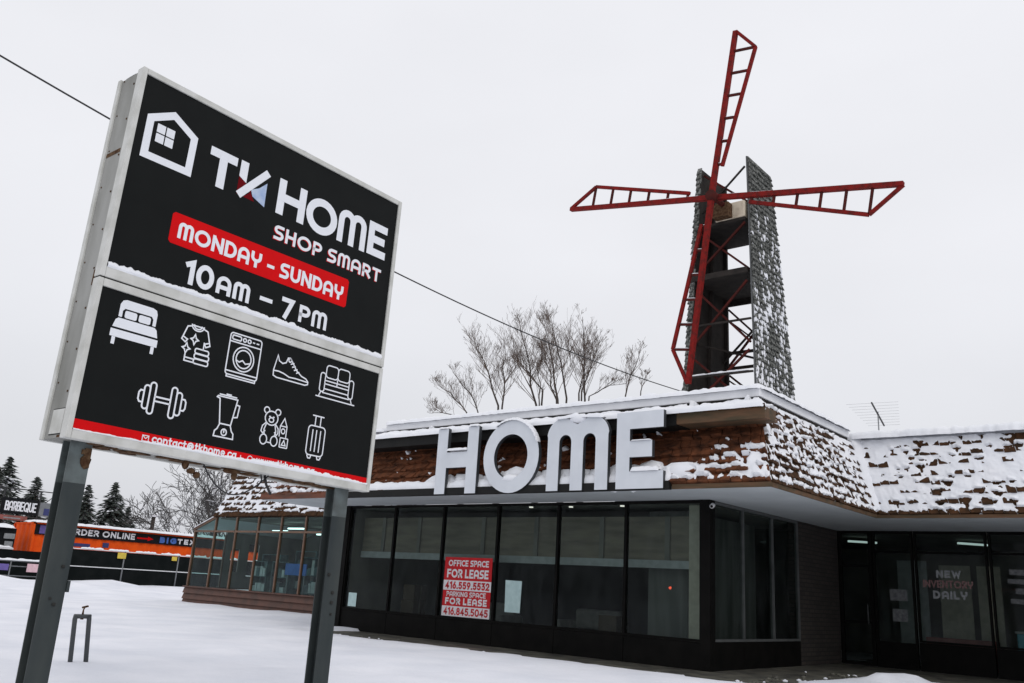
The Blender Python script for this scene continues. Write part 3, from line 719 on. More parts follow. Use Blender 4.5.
def Mpoly():
    r = mw/4; zc = Z1-r*1.02; p = [(mx0, Z0), (mx0+sw, Z0)]
    ri = (mw-3*sw)/4; zi = Z1-.36-ri
    p += [(mx0+sw, zi)]+[(mx0+sw+ri-ri*math.cos(a*math.pi/10), zi+ri*math.sin(a*math.pi/10)) for a in range(1, 10)]+[(mx0+sw+2*ri, zi), (mx0+sw+2*ri, Z0), (mx0+2*sw+2*ri, Z0)]
    p += [(mx0+2*sw+2*ri, zi)]+[(mx0+2*sw+3*ri-ri*math.cos(a*math.pi/10), zi+ri*math.sin(a*math.pi/10)) for a in range(1, 10)]+[(mx1-sw, zi), (mx1-sw, Z0), (mx1, Z0)]
    ro = mw/4+.02; zo = Z1-ro
    a0 = math.degrees(math.acos((mw/4)/ro))
    p += [(mx1, zo)]+[(mx1-mw/4+ro*math.cos(math.radians(a)), zo+ro*math.sin(math.radians(a))) for a in range(8, 134, 9)]
    p += [(mx0+mw/2, Z1-.15)]
    p += [(mx0+mw/4+ro*math.cos(math.radians(a)), zo+ro*math.sin(math.radians(a))) for a in range(46, 173, 9)]+[(mx0, zo)]
    return p
def capM(s):
    blob(s, mx0+mw/2, -1.88, Z1-.02, .22, .09, .10, seed=2); snow_roll(s, (mx0+.2, -1.87, Z1-.03), (mx0+mw/2, -1.87, Z1-.01), .16, .09, 4, n=12); snow_roll(s, (mx0+mw/2, -1.87, Z1-.01), (mx1-.12, -1.87, Z1-.06), .16, .09, 6, n=12)
letter(Mpoly(), 'M', capM)
ex0, ex1 = -1.07, 0.0
letter([(ex0,Z0),(ex1,Z0),(ex1,Z0+.34),(ex0+.31,Z0+.34),(ex0+.31,Z0+.62),(ex0+.82,Z0+.62),(ex0+.82,Z0+.94),(ex0+.31,Z0+.94),(ex0+.31,Z1-.34),(ex1,Z1-.34),(ex1,Z1),(ex0,Z1)], 'E',
  lambda s: (snow_roll(s, (ex0+.33, -1.87, Z0+.94), (ex0+.8, -1.87, Z0+.94), .14, .03, 3, n=10), snow_roll(s, (ex0+.33, -1.86, Z0+.34), (ex1-.1, -1.86, Z0+.34), .14, .10, 3, n=14)))

# ------------------------------------------------------------------ sunroom on the left
sun = thing('glazed_sunroom', (-17.5, 3, 0), 'brown framed glass sunroom with lapped brown siding on the left of the shop', 'sunroom')
ZE, ZB = 2.78, .66; SX0, SX1 = -24.05, -11.5; SY, SYT, ZTp = 3.0, 3.95, 3.36
mb = MB()
for k in range(3):
    z = .02+k*.216
    mb.hexa([(SX0-.06, SY-.10, z), (SX1, SY-.10, z), (SX1, SY+.1, z), (SX0-.06, SY+.1, z), (SX0-.06, SY-.035, z+.212), (SX1, SY-.035, z+.212), (SX1, SY+.1, z+.212), (SX0-.06, SY+.1, z+.212)])
mb.box(SX0-.08, SX1, SY-.12, SY+.1, ZB+.01, ZB+.06)
mb.build('siding', M['siding'], sun)
PX = [SX0+1.395*i for i in range(10)]
for i in range(9):
    mb = MB()
    a, b = PX[i], PX[i+1]
    za = ZE+.07 if i == 0 else ZTp
    mb.box(a+.03, a+.10, SY-.04, SY+.05, ZB+.061, za)            # upright
    mb.box(a+.101, b+.029, SY-.05, SY+.05, ZE, ZE+.07)
    if i == 0: mb.beam((a-.02, SY, ZE+.10), (b+.10, SY, ZTp+.02), .08, .08)
    f = mb.build('window', M['brown_metal'], sun)
    mb = MB(); mb.quad((a+.1, SY+.01, ZB+.06), (b+.03, SY+.01, ZB+.06), (b+.03, SY+.01, ZE), (a+.1, SY+.01, ZE))
    if i == 0: mb.add([(a+.1, SY+.01, ZE+.07), (b+.03, SY+.01, ZE+.07), (b+.03, SY+.01, ZTp-.02)], [(0, 1, 2)])
    else: mb.quad((a+.1, SY+.01, ZE+.07), (b+.03, SY+.01, ZE+.07), (b+.03, SY+.01, ZTp), (a+.1, SY+.01, ZTp))
    mb.build('pane', M['glass_sun'], f)
# left end wall and interior
mb = MB(); mb.box(SX0, SX0+.06, SY+.11, 9, ZB, ZB+.06); mb.box(SX0, SX0+.06, SY+.05, SY+.11, ZB, ZE); mb.box(SX0, SX0+.06, 4.4, 4.47, ZB+.061, ZE); mb.build('end_frame', M['brown_metal'], sun)
mb = MB(); mb.quad((SX0+.03, SY+.11, ZB+.06), (SX0+.03, 4.4, ZB+.06), (SX0+.03, 4.4, ZE), (SX0+.03, SY+.11, ZE)); mb.build('end_pane', M['glass_sun'], sun)
mb = MB(); 
for (q0, q1, q2, q3) in ((4.471, 4.75, ZB+.061, 3.18), (5.15, 5.6, ZB+.061, 3.18), (6.1, 9, ZB+.061, 3.18), (4.751, 5.149, ZB+.061, 1.35), (5.601, 6.099, ZB+.061, 1.2), (4.751, 5.149, 2.25, 3.18), (5.601, 6.099, 2.5, 3.18)): mb.box(SX0+.005, SX0+.055, q0, q1, q2, q3)
mb.build('end_wall', M['interior_wall'], sun)
mb = MB(); mb.add([(SX0, SY+.02, ZE+.10), (PX[1]+.06, SY+.02, ZTp), (PX[1]+.06, 9, ZTp), (SX0, 9, ZE+.10)], [(0, 1, 2, 3)]); mb.build('hip_roof', M['snow'], sun)
mb = MB(); mb.box(SX0+.08, SX1, 3.2, 8.3, .0, .12); mb.box(SX0+.08, SX1, 8.3, 8.4, .12, 3.3); mb.box(PX[1]+.1, SX1, 3.15, 8.3, 3.30, 3.34); mb.build('sunroom_wall', M['interior_wall'], sun)
mb = MB(); snow_roll(mb, (SX0-.02, SY-.02, ZE+.14), (PX[1]+.1, SY-.02, ZTp+.06), .12, .05, 3, n=24); mb.build('edge_snow', M['snow'], sun)
slS = Slope((-22.75, 2.92, ZTp+.01), (-11.3, 2.92, ZTp+.01), (-11.3, 3.6, ZT), (-22.25, 3.6, ZT))
mb = shakes(slS, seed=9, e=.235); mb.quad(slS.P(0, 0, -.03), slS.P(1, 0, -.03), slS.P(1, 1, -.03), slS.P(0, 1, -.03))
mb.quad((-22.75, 2.95, ZTp), (-22.25, 3.62, ZT), (-22.25, 8.9, ZT), (-22.75, 8.9, ZTp)); mb.build('shakes', M['shake'], sun)
slope_snow(slS, lambda u, v: .62*sst(.06, .16, v)+.15*N(u, v*3), seed=10, e=.235, cw=.26, t0=.055, step=.028, kx=.46, hk=1.2).build('shake_snow', M['snow'], sun)
mb = MB(); mb.box(-22.3, -12.3, 3.65, 9, ZT-.1, ZT); mb.build('roof', M['snow'], sun)
# goods in the sunroom
def shelf(x, y, mat_, label, w=1.0, h=1.7):
    t = thing('display_shelf', (x, y, .12), label, 'shelf', 'display shelves in the sunroom')
    mb = MB(); mb.box(x, x+w, y, y+.4, .12, .16); mb.box(x, x+.04, y, y+.4, .16, .12+h); mb.box(x+w-.04, x+w, y, y+.4, .16, .12+h)
    for k in range(1, 4): mb.box(x+.04, x+w-.04, y+.01, y+.39, .12+h*k/3-.03, .12+h*k/3)
    mb.build('rack', M['goods'], t)
    mb = MB()
    for k in range(3):
        xx = x+.08
        while xx < x+w-.25:
            ww = .12+.16*random.random(); hh = .18+.22*random.random()
            if xx+ww < x+w-.05: mb.box(xx, xx+ww, y+.08, y+.33, .12+h*k/3+.002+(.04 if k == 0 else 0), .12+h*k/3+hh, random.randrange(3))
            xx += ww+.03
    mb.build('goods', [mat_, M['white_plastic'], M['goods']], t)
shelf(-22.2, 4.6, M['white_plastic'], 'display shelf with pale goods behind the second sunroom pane')
shelf(-20.6, 4.4, M['goods'], 'dim display shelf in the middle of the glass sunroom')
shelf(-18.9, 4.5, M['teal'], 'display shelf with blue goods in the right part of the sunroom', 1.3, 1.9)
t = thing('promo_board', (-18.2, 3.6, .12), 'bright blue board standing behind the right sunroom panes', 'board')
mb = MB(); mb.box(-18.7, -17.5, 3.6, 3.64, 1.35, 1.75); mb.build('panel', M['text_blue'], t)
mb = MB(); mb.box(-18.6, -18.55, 3.645, 3.68, .12, 1.7); mb.box(-17.65, -17.6, 3.645, 3.68, .12, 1.7); mb.build('leg', M['galv'], t)
for x, y, z in ((-22.0, 5.2, 3.0), (-20.2, 4.6, 3.05), (-18.6, 5.2, 3.0), (-16.8, 4.8, 3.0), (-21.2, 6.8, 3.0), (-18.2, 7.0, 3.0)):
    mb = MB(); mb.box(x, x+.9, y, y+.10, z, z+.05); mb.build('ceiling_light', M['lamp_shop_fill'], sun)  # some of these lamps are added, and all made stronger, to light the goods
shelf(-23.0, 5.6, M['goods'], 'tall shelf with mixed goods just behind the sunroom corner panes', 1.2, 2.0)
shelf(-21.6, 6.2, M['white_plastic'], 'high shelf of white goods deep inside the sunroom', 1.3, 2.2)
shelf(-19.9, 6.4, M['teal'], 'shelf of teal goods deep inside the middle of the sunroom', 1.3, 2.1)
shelf(-17.0, 4.6, M['white_plastic'], 'pale display shelf beside the right post inside the sunroom', 1.2, 1.6)

# ------------------------------------------------------------------ posters, papers and lettering in the windows
def plane_f(y): return lambda a, b, d: (a, y-d, b)
lease = thing('lease_poster', (-6.6, -.01, .51), 'red and white for lease poster on the third front window', 'poster')
fp = plane_f(.045); mb = MB()
mb.quad(fp(-7.38, .60, .002), fp(-5.80, .60, .002), fp(-5.80, 2.02, .002), fp(-7.38, 2.02, .002), 0)
mb.quad(fp(-7.38, 1.22, .004), fp(-5.80, 1.22, .004), fp(-5.80, 1.46, .004), fp(-7.38, 1.46, .004), 1)
mb.quad(fp(-7.38, .60, .004), fp(-5.80, .60, .004), fp(-5.80, .84, .004), fp(-7.38, .84, .004), 1)
mb.build('sheet', [M['poster_red'], M['poster_white']], lease)
mb = MB()
text(mb, 'OFFICE SPACE', -7.25, 1.80, .15, .03, fp, .006, 1.34); text(mb, 'FOR LEASE', -7.28, 1.52, .21, .045, fp, .006, 1.38)
text(mb, 'PARKING SPACE', -7.25, 1.07, .12, .024, fp, .006, 1.30); text(mb, 'FOR LEASE', -7.28, .88, .16, .04, fp, .006, 1.38)
text(mb, '416.559.5532', -7.31, 1.25, .18, .042, fp, .006, 1.46, 1); text(mb, '416.845.5045', -7.31, .63, .18, .038, fp, .006, 1.46, 1)
mb.build('lettering', [M['poster_white'], M['poster_red']], lease)
f2 = plane_f(.05); mb = MB(); mb.quad(f2(-5.36, .82, .003), f2(-4.86, .80, .003), f2(-4.84, 1.52, .003), f2(-5.34, 1.53, .003))
pn = MB(); pn.prism([(-5.34, .80), (-4.88, .80), (-4.86, 1.52), (-5.36, 1.53)], f2, .0, .004)
tag(pn.build('window_notice', M['paper']), 'pale blue paper notice taped to the window right of the lease poster', 'notice')
pn = MB(); pn.prism([(-10.95, .62), (-10.62, .62), (-10.62, .98), (-10.95, .98)], f2, .0, .004)
tag(pn.build('window_notice', M['paper']), 'small pale notice low in the leftmost front window', 'notice')
f3 = plane_f(YW+.05); nl = MB()
text(nl, 'NEW', 2.38, 2.22, .18, .048, f3, .003, .56, 0); text(nl, 'INVENTORY', 2.06, 1.98, .18, .036, f3, .003, 1.14, 1); text(nl, 'DAILY', 2.28, 1.72, .19, .050, f3, .003, .78, 0)
tag(nl.build('window_lettering', [M['frost'], M['frost_red']]), 'faint NEW INVENTORY DAILY lettering on the right wing window', 'lettering')
nl = MB(); text(nl, 'NEW', 4.15, 2.40, .16, .036, f3, .003, .45); text(nl, 'IN', 4.2, 2.16, .15, .036, f3, .003); text(nl, 'SALE', 4.05, 1.9, .16, .04, f3, .003, .62)
# (second pane carries only unreadable pale marks in the photo)
sm = MB()
for i, (a, b, w_, h_) in enumerate(((4.0, 2.35, .35, .12), (3.95, 2.15, .42, .10), (4.1, 1.92, .3, .12), (3.98, 1.7, .3, .1))):
    sm.prism([(a, b), (a+w_, b-.02), (a+w_, b+h_), (a, b+h_)], f3, .0, .004)
tag(sm.build('window_sticker', M['dim_sticker']), 'pale worn sticker shapes at the right edge of the wing windows', 'sticker')
for (a, b, w_, h_), lb in (((1.25, 1.62, .42, .28), 'pale sticker in the upper part of the door side window'), ((1.3, 1.12, .36, .30), 'lower pale sticker in the door side window')):
    sm = MB(); sm.prism([(a, b), (a+w_, b), (a+w_, b+h_), (a, b+h_)], f3, .0, .004); tag(sm.build('window_sticker', M['dim_sticker']), lb, 'sticker')
# behind the wing glass: red and teal blocks added to imitate street reflections, then panels
t = thing('red_reflection_block', (2.7, 8.0, .03), 'long reddish block added to imitate the street reflected in the wing window', 'stand-in'); mb = MB(); mb.box(1.95, 3.5, 7.7, 8.2, .10, .80); bevel(mb.build('body', M['dull_red'], t), .02); mb = MB(); mb.box(1.92, 3.53, 7.67, 8.23, .03, .098); mb.build('base', M['interior_dark'], t)
t = thing('teal_reflection_block', (4.4, 8.2, .03), 'pale teal block added to imitate the street reflected in the far right wing window', 'counter'); mb = MB(); mb.box(3.95, 5.4, 7.8, 8.5, .05, 1.02); bevel(mb.build('body', M['teal'], t), .03); mb = MB(); mb.box(3.92, 5.43, 7.77, 8.53, 1.021, 1.07); mb.build('block_top', M['light_trim'], t)
for x, w_, h_, lb in ((2.05, .75, 2.6, 'tall pale panel leaning behind the lettered wing window'), (2.95, .55, 2.6, 'narrower pale panel behind the lettered wing window'), (1.0, .75, 2.7, 'tall grey panel behind the door side window')):
    t = thing('leaning_board', (x+w_/2, 8.9, .03), lb, 'panel', 'display panels in the wing'); mb = MB(); mb.box(x, x+w_, 8.9, 8.95, .25, h_); bevel(mb.build('board', M['column'] if x > 1.5 else M['light_trim'], t), .01, 1)
    mb = MB(); mb.box(x+.05, x+.12, 8.75, 9.15, .03, .249); mb.box(x+w_-.12, x+w_-.05, 8.75, 9.15, .03, .249); mb.build('foot', M['interior_dark'], t)
def carton_stack(x, y, n, label):
    for k in range(n):
        w_ = .55-.05*k; t = thing('carton', (x, y, .03+.42*k), label % ('bottom', 'middle', 'top')[k], 'carton', 'cartons inside the front room')
        mb = MB(); mb.box(x-w_/2+.03*k, x+w_/2+.03*k, y-.25, y+.25, .031+.42*k, .03+.42*k+.415); bevel(mb.build('box', M['card'], t), .008, 1)
        mb = MB(); mb.box(x-w_/2+.03*k-.001, x+w_/2+.03*k+.001, y-.03, y+.03, .032+.42*k, .03+.42*k+.417); mb.build('tape', M['ply'], t)
carton_stack(-9.9, 1.5, 3, '%s carton of the stack inside the leftmost front window')
carton_stack(-3.4, 1.7, 2, '%s carton of the pair inside the fifth front window')
def sofa(x, y, w_, label):
    t = thing('sofa', (x+w_/2, y, .03), label, 'sofa', 'sofas inside the front room')
    mb = MB(); mb.box(x+.16, x+w_-.16, y, y+.8, .18, .46); bevel(mb.build('seat', M['sofa'], t), .05)
    mb = MB(); mb.box(x+.16, x+w_-.16, y+.62, y+.86, .465, .95); bevel(mb.build('backrest', M['sofa'], t), .07)
    for xx in (x, x+w_-.155):
        mb = MB(); mb.box(xx, xx+.15, y-.02, y+.86, .15, .66); bevel(mb.build('armrest', M['sofa'], t), .05)
        for yy in (y+.05, y+.72): mb = MB(); mb.box(xx+.04, xx+.10, yy, yy+.06, .03, .149); mb.build('leg', M['dark_wood'], t)
sofa(-8.9, 2.0, 1.9, 'dim sofa standing inside the second front window')
sofa(-5.5, 2.3, 1.7, 'dim sofa behind the pale notice inside the fourth front window')
# security camera on the corner post
cam_t = thing('security_camera', (.04, .0, 3.2), 'small white security camera high on the corner post', 'camera')
mb = MB(); mb.tube([(.02, .06, 3.24), (.06, .03, 3.24)], .035, 10); mb.build('mount', M['white_plastic'], cam_t)
mb = MB(); mb.tube([(.06, .06, 3.23), (.10, -.10, 3.19)], [.04, .045], 10); hd = mb.build('housing', M['white_plastic'], cam_t)
mb = MB(); mb.tube([(.1005, -.102, 3.189), (.103, -.112, 3.187)], .03, 10); mb.build('lens', M['black_metal'], hd)
mb = MB(); blob(mb, -1.12, .40, 1.55, .035, .02, .03)
tag(mb.build('indicator_lamp', M['led_red']), 'tiny red light glowing inside the window left of the corner post', 'lamp')

# ------------------------------------------------------------------ windmill on the roof
mill = thing('windmill', (-.55, 2.7, 5.15), 'decorative shingled windmill with red lattice sails on the flat roof', 'windmill')
def tower_wall(xb, xt, outer):
    zb, zt = 5.1, 12.1
    F = lambda y, z: lerp(xb, xt, (z-zb)/(zt-zb))
    yb0, yb1, yt0, yt1 = 1.68, 4.0, 2.10, 3.46
    s = 1 if outer > 0 else -1; th = .035 if outer > 0 else .08
    def P(y, z, d): return (F(y, z)+s*d, y, z)
    mb = MB(); p = [P(yb0, zb, -th), P(yb1, zb, -th), P(yb1, zb, 0), P(yb0, zb, 0), P(yt0, zt, -th), P(yt1, zt, -th), P(yt1, zt, 0), P(yt0, zt, 0)]
    mb.hexa(p)
    for y0a, y1a in ((yb1-.08, yt1-.08), ((yb0+yb1)/2, (yt0+yt1)/2)):
        mb.beam(P(y0a, zb, -th-.04), P(y1a, zt, -th-.04), .08, .08)
    wl = mb.build('tower_wall', M['dark_wood'], mill)
    if s > 0: sl = Slope(P(yb0, zb, .01), P(yb1, zb, .01), P(yt1, zt, .01), P(yt0, zt, .01))
    else: sl = Slope(P(yb1, zb, .01), P(yb0, zb, .01), P(yt0, zt, .01), P(yt1, zt, .01))
    shakes(sl, e=.15, cw=.12, seed=20+s, thick=.05).build('shakes', M['shake_grey'], wl)
    puff_snow(sl, lambda u, v: .20-.20*sst(.60, .85, v)+.30*N(u*1.5, v*6, 3), seed=30+s, e=.15, cw=.12, t0=.030, step=.020, kx=.42, hk=1.15, var=.5).build('wall_snow', M['snow'], wl)
    mb = MB(); mb.beam(P(yb0-.012, zb, -th/2), P(yt0-.012, zt, -th/2), th, .022, up=(0, 1, 0)); mb.build('edge_board', M['mullion_grey'], wl)
    if s < 0:
        fs = Slope(P(yb0-.03, zb, 0), P(yb0-.03, zb, -.13), P(yt0-.03, zt, -.13), P(yt0-.03, zt, 0))
        shakes(fs, e=.15, cw=.13, seed=44, thick=.03).build('edge_shakes', M['shake_grey'], wl)
    return F
FR = tower_wall(.33, -.02, 1); FL = tower_wall(-1.60, -1.38, -1)
def yf(z): return lerp(1.68, 2.10, (z-5.1)/7.)
def yb(z): return lerp(4.0, 3.46, (z-5.1)/7.)
# platforms
mb = MB(); mb.box(FL(0, 10.6)+.02, FR(0, 10.6)-.1, yf(10.6)-.05, yb(10.6)+.0, 10.36, 10.42); mb.build('platform', M['dark_wood'], mill)
mb = MB(); mb.box(-.82, FR(0, 10.6)-.10, 1.94, 2.5, 10.43, 10.86); bevel(mb.build('gear_box', M['pale_ply'], mill), .015, 1)
mb = MB(); mb.box(-.78, -.36, 1.70, 1.93, 10.44, 10.80); mb.build('bearing', M['rust'], mill)
mb = MB(); mb.box(FL(0, 8.9)+.02, FR(0, 8.9)-.1, yf(8.9)-.05, yb(8.9), 8.95, 9.02); mb.box(FL(0, 8.9)+.02, FR(0, 8.9)-.1, yf(8.9)-.08, yf(8.9)-.052, 8.92, 9.06)
mb.box(FL(0, 8.9)+.02, FR(0, 8.9)-.1, yb(8.9)+.01, yb(8.9)+.05, 8.80, 9.25)
mb.build('platform', M['dark_wood'], mill)
mb = MB(); mb.box(FR(0, 9.8)-.42, FR(0, 9.8)-.12, yb(9.8)-.08, yb(9.8)-.02, 9.05, 10.34); mb.build('back_panel', M['dark_wood'], mill)
# braces
def brace(a, b, w=.05, m='brace_red'):
    mb = MB(); mb.beam(a, b, w, w); mb.build('brace', M[m], mill)
for z0, z1 in ((5.6, 7.0), (7.2, 8.75), (9.1, 10.3)):
    for fy in (yf, yb):
        brace((FL(0, z0)+.1, fy(z0)+.03, z0), (FR(0, z1)-.14, fy(z1)+.03, z1)); brace((FL(0, z1)+.1, fy(z1)+.10, z1), (FR(0, z0)-.14, fy(z0)+.10, z0))
for z in (5.75, 6.15, 7.15, 7.55): brace((FL(0, z)+.1, yb(z)-.02, z), (FR(0, z)-.14, yb(z)-.02, z), .07, 'dark_wood')
for z in (6.45, 7.75): brace((FL(0, z)+.1, yf(z)-.01, z), (FR(0, z)-.06, yf(z)-.01, z+.0), .045, 'dark_wood')
for z0, z1 in ((5.75, 7.0), (7.25, 8.6)):
    brace((FL(0, z0)+.1, yb(z0)-.25, z0), (FR(0, z1)-.06, yb(z1)-.25, z1), .045, 'dark_wood'); brace((FL(0, z1)+.1, yb(z1)+.02, z1-.14), (FR(0, z0)-.06, yb(z0)+.02, z0-.14), .04)
for z0 in (5.45, 7.0): brace((FL(0, z0)+.1, yf(z0)+.4, z0+.4), (FR(0, z0)-.06, yb(z0)-.4, z0), .045, 'dark_wood')
mb = MB(); snow_roll(mb, (FL(0, 6.45)+.12, yf(6.45)-.01, 6.48), (FR(0, 6.45)-.16, yf(6.45)-.01, 6.48), .07, .04, 3, n=30, lump=.8); mb.build('brace_snow', M['snow'], mill)
brace((FL(0, 12)+.1, 2.25, 11.95), (FR(0, 10.9)-.14, 2.3, 10.95), .05); brace((FR(0, 12)-.12, 2.2, 11.9), (FL(0, 10.9)+.1, 2.24, 10.9), .04, 'dark_wood')
# sails
hub = V((-.51, 1.2, 10.75))
mb = MB(); mb.tube([hub+V((0, -.12, 0)), hub+V((0, .75, 0))], .07, 12); mb.tube([hub+V((0, -.14, 0)), hub+V((0, .08, 0))], .14, 12); mb.build('hub', M['brace_red'], mill)
LEN = 4.38
def sail(ang, depth, LEN, r0, r1, w1):
    a = math.radians(ang); d = V((math.cos(a), 0, math.sin(a))); p = V((math.sin(a), 0, -math.cos(a)))   # p: clockwise side
    h = hub+V((0, depth, 0)); t0 = .17
    P = lambda r, t: h+d*r+p*t
    mb = MB(); mb.beam(P(.0 if depth < 0 else .07, 0), P(LEN, 0), .12, .12, up=(0, 1, 0), w2=.10)
    sp = mb.build('sail', M['sail_red'], mill)
    mb = MB()
    mb.beam(P(r0, t0), P(r1, w1), .080, .07, up=(0, 1, 0)); mb.beam(P(r1, w1), P(LEN, .02), .075, .07, up=(0, 1, 0))
    mb.build('outer_rail', M['sail_red'], sp)
    sn = MB()
    for k in range(6):
        r = lerp(r0+.05, r1, k/5.0); t = lerp(t0, w1, k/5.0)
        mb = MB(); mb.beam(P(r, .055), P(r, t-.035), .055, .05, up=(0, 1, 0)); mb.build('rung', M['brace_red'], sp)
        if abs(math.cos(a)) < .8: snow_roll(sn, P(r, .07)+V((0, 0, .028)), P(r, t-.05)+V((0, 0, .028)), .05, .02, k, n=6)
    if abs(math.cos(a)) > .8:
        up = V((0, 0, 1)); off = .055
        snow_roll(sn, P(.4, 0)+V((0, 0, off)), P(2.2, 0)+V((0, 0, off)), .09, .022, int(ang), n=50, lump=.9)
    sn.build('sail_snow', M['snow'], sp)
sail(81.2, -.07, 4.37, .75, 3.82, .61); sail(-97.5, -.07, 4.64, .72, 3.83, .52); sail(-10.0, .06, 4.41, .95, 3.78, .65); sail(170.5, .06, 4.36, .69, 3.63, .60)

# ------------------------------------------------------------------ roof antenna
ant = thing('roof_antenna', (1.0, 8, 5.3), 'thin metal television antenna on the roof of the right wing', 'antenna')
mb = MB(); mb.tube([(1.0, 8, 5.2), (1.0, 8, 6.62)], .018, 6); mb.build('mast', M['alu'], ant)
bo = V((1.0, 8, 6.55)); bd = V((-.10, .95, -.22)).normalized(); cd = V((.97, .12, 0)).normalized()
mb = MB(); mb.beam(bo-bd*.78, bo+bd*.78, .034, .034); mb.build('boom', M['wire'], ant)
for k in range(9):
    q = bo+bd*(-.74+.185*k); l = .66-.03*k
    mb = MB(); mb.tube([q-cd*l, q+cd*l], .0026, 5); mb.build('element', M['alu'], ant)

# ------------------------------------------------------------------ pylon sign
import mathutils
Rm = Matrix(((-0.01202179, -0.99992673, 0.00141715), (0.99982224, -0.01199992, 0.01454255), (-0.01452448, 0.00159172, 0.99989325)))
P0 = V((0.33361029, -13.19762473, 2.41051492))
sign = thing('pylon_sign', P0, 'tall black and white pylon sign with opening hours and shopping icons on two steel posts', 'sign')
sign.rotation_mode = 'QUATERNION'; sign.rotation_quaternion = Rm.to_quaternion()
W, HT, T, SE = 3.722, 3.866, .498, 1.5655
def sp(mb, n, m): return mb.build(n, m, sign, local=True)
mb = MB(); mb.box(.02, W-.02, .012, T-.012, .01, HT-.015); sp(mb, 'cabinet', M['sign_side'])
mb = MB()   # side edge trims at the back
mb.box(-.002, .03, T-.05, T+.01, 0, HT); mb.box(W-.03, W+.002, T-.05, T+.01, 0, HT); mb.box(.03, W-.03, T-.04, T+.008, HT-.04, HT+.002); mb.box(.03, W-.03, T-.04, T+.008, -.002, .04)
bevel(sp(mb, 'back_trim', M['sign_frame']), .006, 1)
def frame(v0, v1, bot, top, side=.052):
    mb = MB()
    mb.box(0, side, -.02, .10, v0, v1); mb.box(W-side, W, -.02, .10, v0, v1); mb.box(side+.001, W-side-.001, -.018, .10, v0, v0+bot); mb.box(side+.001, W-side-.001, -.018, .10, v1-top, v1)
    return bevel(sp(mb, 'frame', M['sign_frame']), .007, 2)
frame(SE+.008, HT, .105, .062); frame(0.0, SE-.008, .085, .078)
mb = MB(); mb.box(.01, W-.01, .0, .1, SE-.0075, SE+.0075); sp(mb, 'frame_seam', M['seam'])
mb = MB(); mb.box(.05, W-.05, .0, .011, SE+.10, HT-.055); up_face = sp(mb, 'sign_panel', M['sign_face'])
mb = MB(); mb.box(.05, W-.05, .0, .011, .08, SE-.08); lo_face = sp(mb, 'sign_panel', M['sign_face'])
def loc(u, v, d): return (u, -d, v)
def part2(mb, n, m, par):
    return mb.build(n, m, par, local=True)
# --- upper panel
mb = MB()
stroke(mb, [(.185, 2.955), (.185, 3.365), (.43, 3.505), (.69, 3.36), (.685, 2.962), (.185, 2.955)], .080, loc, .003)
for a, b in ((.27, 3.245), (.375, 3.245), (.27, 3.135), (.375, 3.135)): mb.quad(loc(a, b, .003), loc(a+.092, b, .003), loc(a+.092, b+.096, .003), loc(a, b+.096, .003))
part2(mb, 'house_emblem', M['white_vinyl'], up_face)
mb = MB(); text(mb, 'T', .90, 2.945, .435, .10, loc, .003, .34)
text(mb, 'H', 1.815, 2.955, .44, .10, loc, .003, .40); text(mb, 'O', 2.235, 2.93, .455, .098, loc, .003, .475); text(mb, 'M', 2.73, 2.955, .445, .088, loc, .003, .455); text(mb, 'E', 3.225, 2.965, .45, .10, loc, .003, .315)
mb.add([loc(1.285, 3.385, .003), loc(1.285, 3.19, .003), loc(1.385, 3.14, .003), loc(1.385, 3.385, .003)], [(0, 1, 2, 3)])
stroke(mb, [(1.625, 3.345), (1.335, 3.0)], .085, loc, .0045, square=True)
part2(mb, 'lettering', M['white_vinyl'], up_face)
mb = MB(); mb.add([loc(1.285, 3.185, .002), loc(1.285, 2.97, .002), loc(1.50, 3.08, .002), loc(1.40, 3.13, .002)], [(0, 1, 2, 3)], 0); mb.add([loc(1.37, 2.97, .0022), loc(1.52, 2.965, .0022), loc(1.46, 3.06, .0022)], [(0, 1, 2)], 0)
mb.add([loc(1.49, 3.02, .0026), loc(1.66, 2.955, .0026), loc(1.655, 3.25, .0026), loc(1.56, 3.15, .0026), loc(1.46, 3.09, .0026)], [(0, 1, 2, 3, 4)], 1)
part2(mb, 'letter_mark', [M['dark_red_vinyl'], M['blue_vinyl']], up_face)
mb = MB(); text(mb, 'SHOP SMART', 1.842, 2.645, .175, .036, loc, .003, 1.665); text(mb, 'SHOP SMART', 1.834, 2.637, .175, .036, loc, .0012, 1.665, 1)
part2(mb, 'lettering', [M['white_vinyl'], M['red_vinyl']], up_face)
mb = MB(); b = .025; mb.prism([(.614+b, 2.145), (3.006-b, 2.155), (3.006, 2.18), (3.01, 2.495), (3.01-b, 2.52), (.614+b, 2.485), (.612, 2.46), (.612, 2.17)], loc, 0, .003); part2(mb, 'red_band', M['red_vinyl'], up_face)
mb = MB(); text(mb, 'MONDAY - SUNDAY', .70, 2.222, .182, .038, loc, .005, 2.24); part2(mb, 'lettering', M['white_vinyl'], up_face)
mb = MB(); text(mb, '10', .855, 1.778, .268, .056, loc, .003, .345); text(mb, 'AM', 1.238, 1.792, .205, .046, loc, .003, .42); text(mb, '-', 1.79, 1.81, .22, .046, loc, .003, .17); text(mb, '7', 2.085, 1.765, .25, .054, loc, .003, .175); text(mb, 'PM', 2.34, 1.788, .208, .044, loc, .003, .414)
part2(mb, 'lettering', M['white_vinyl'], up_face)
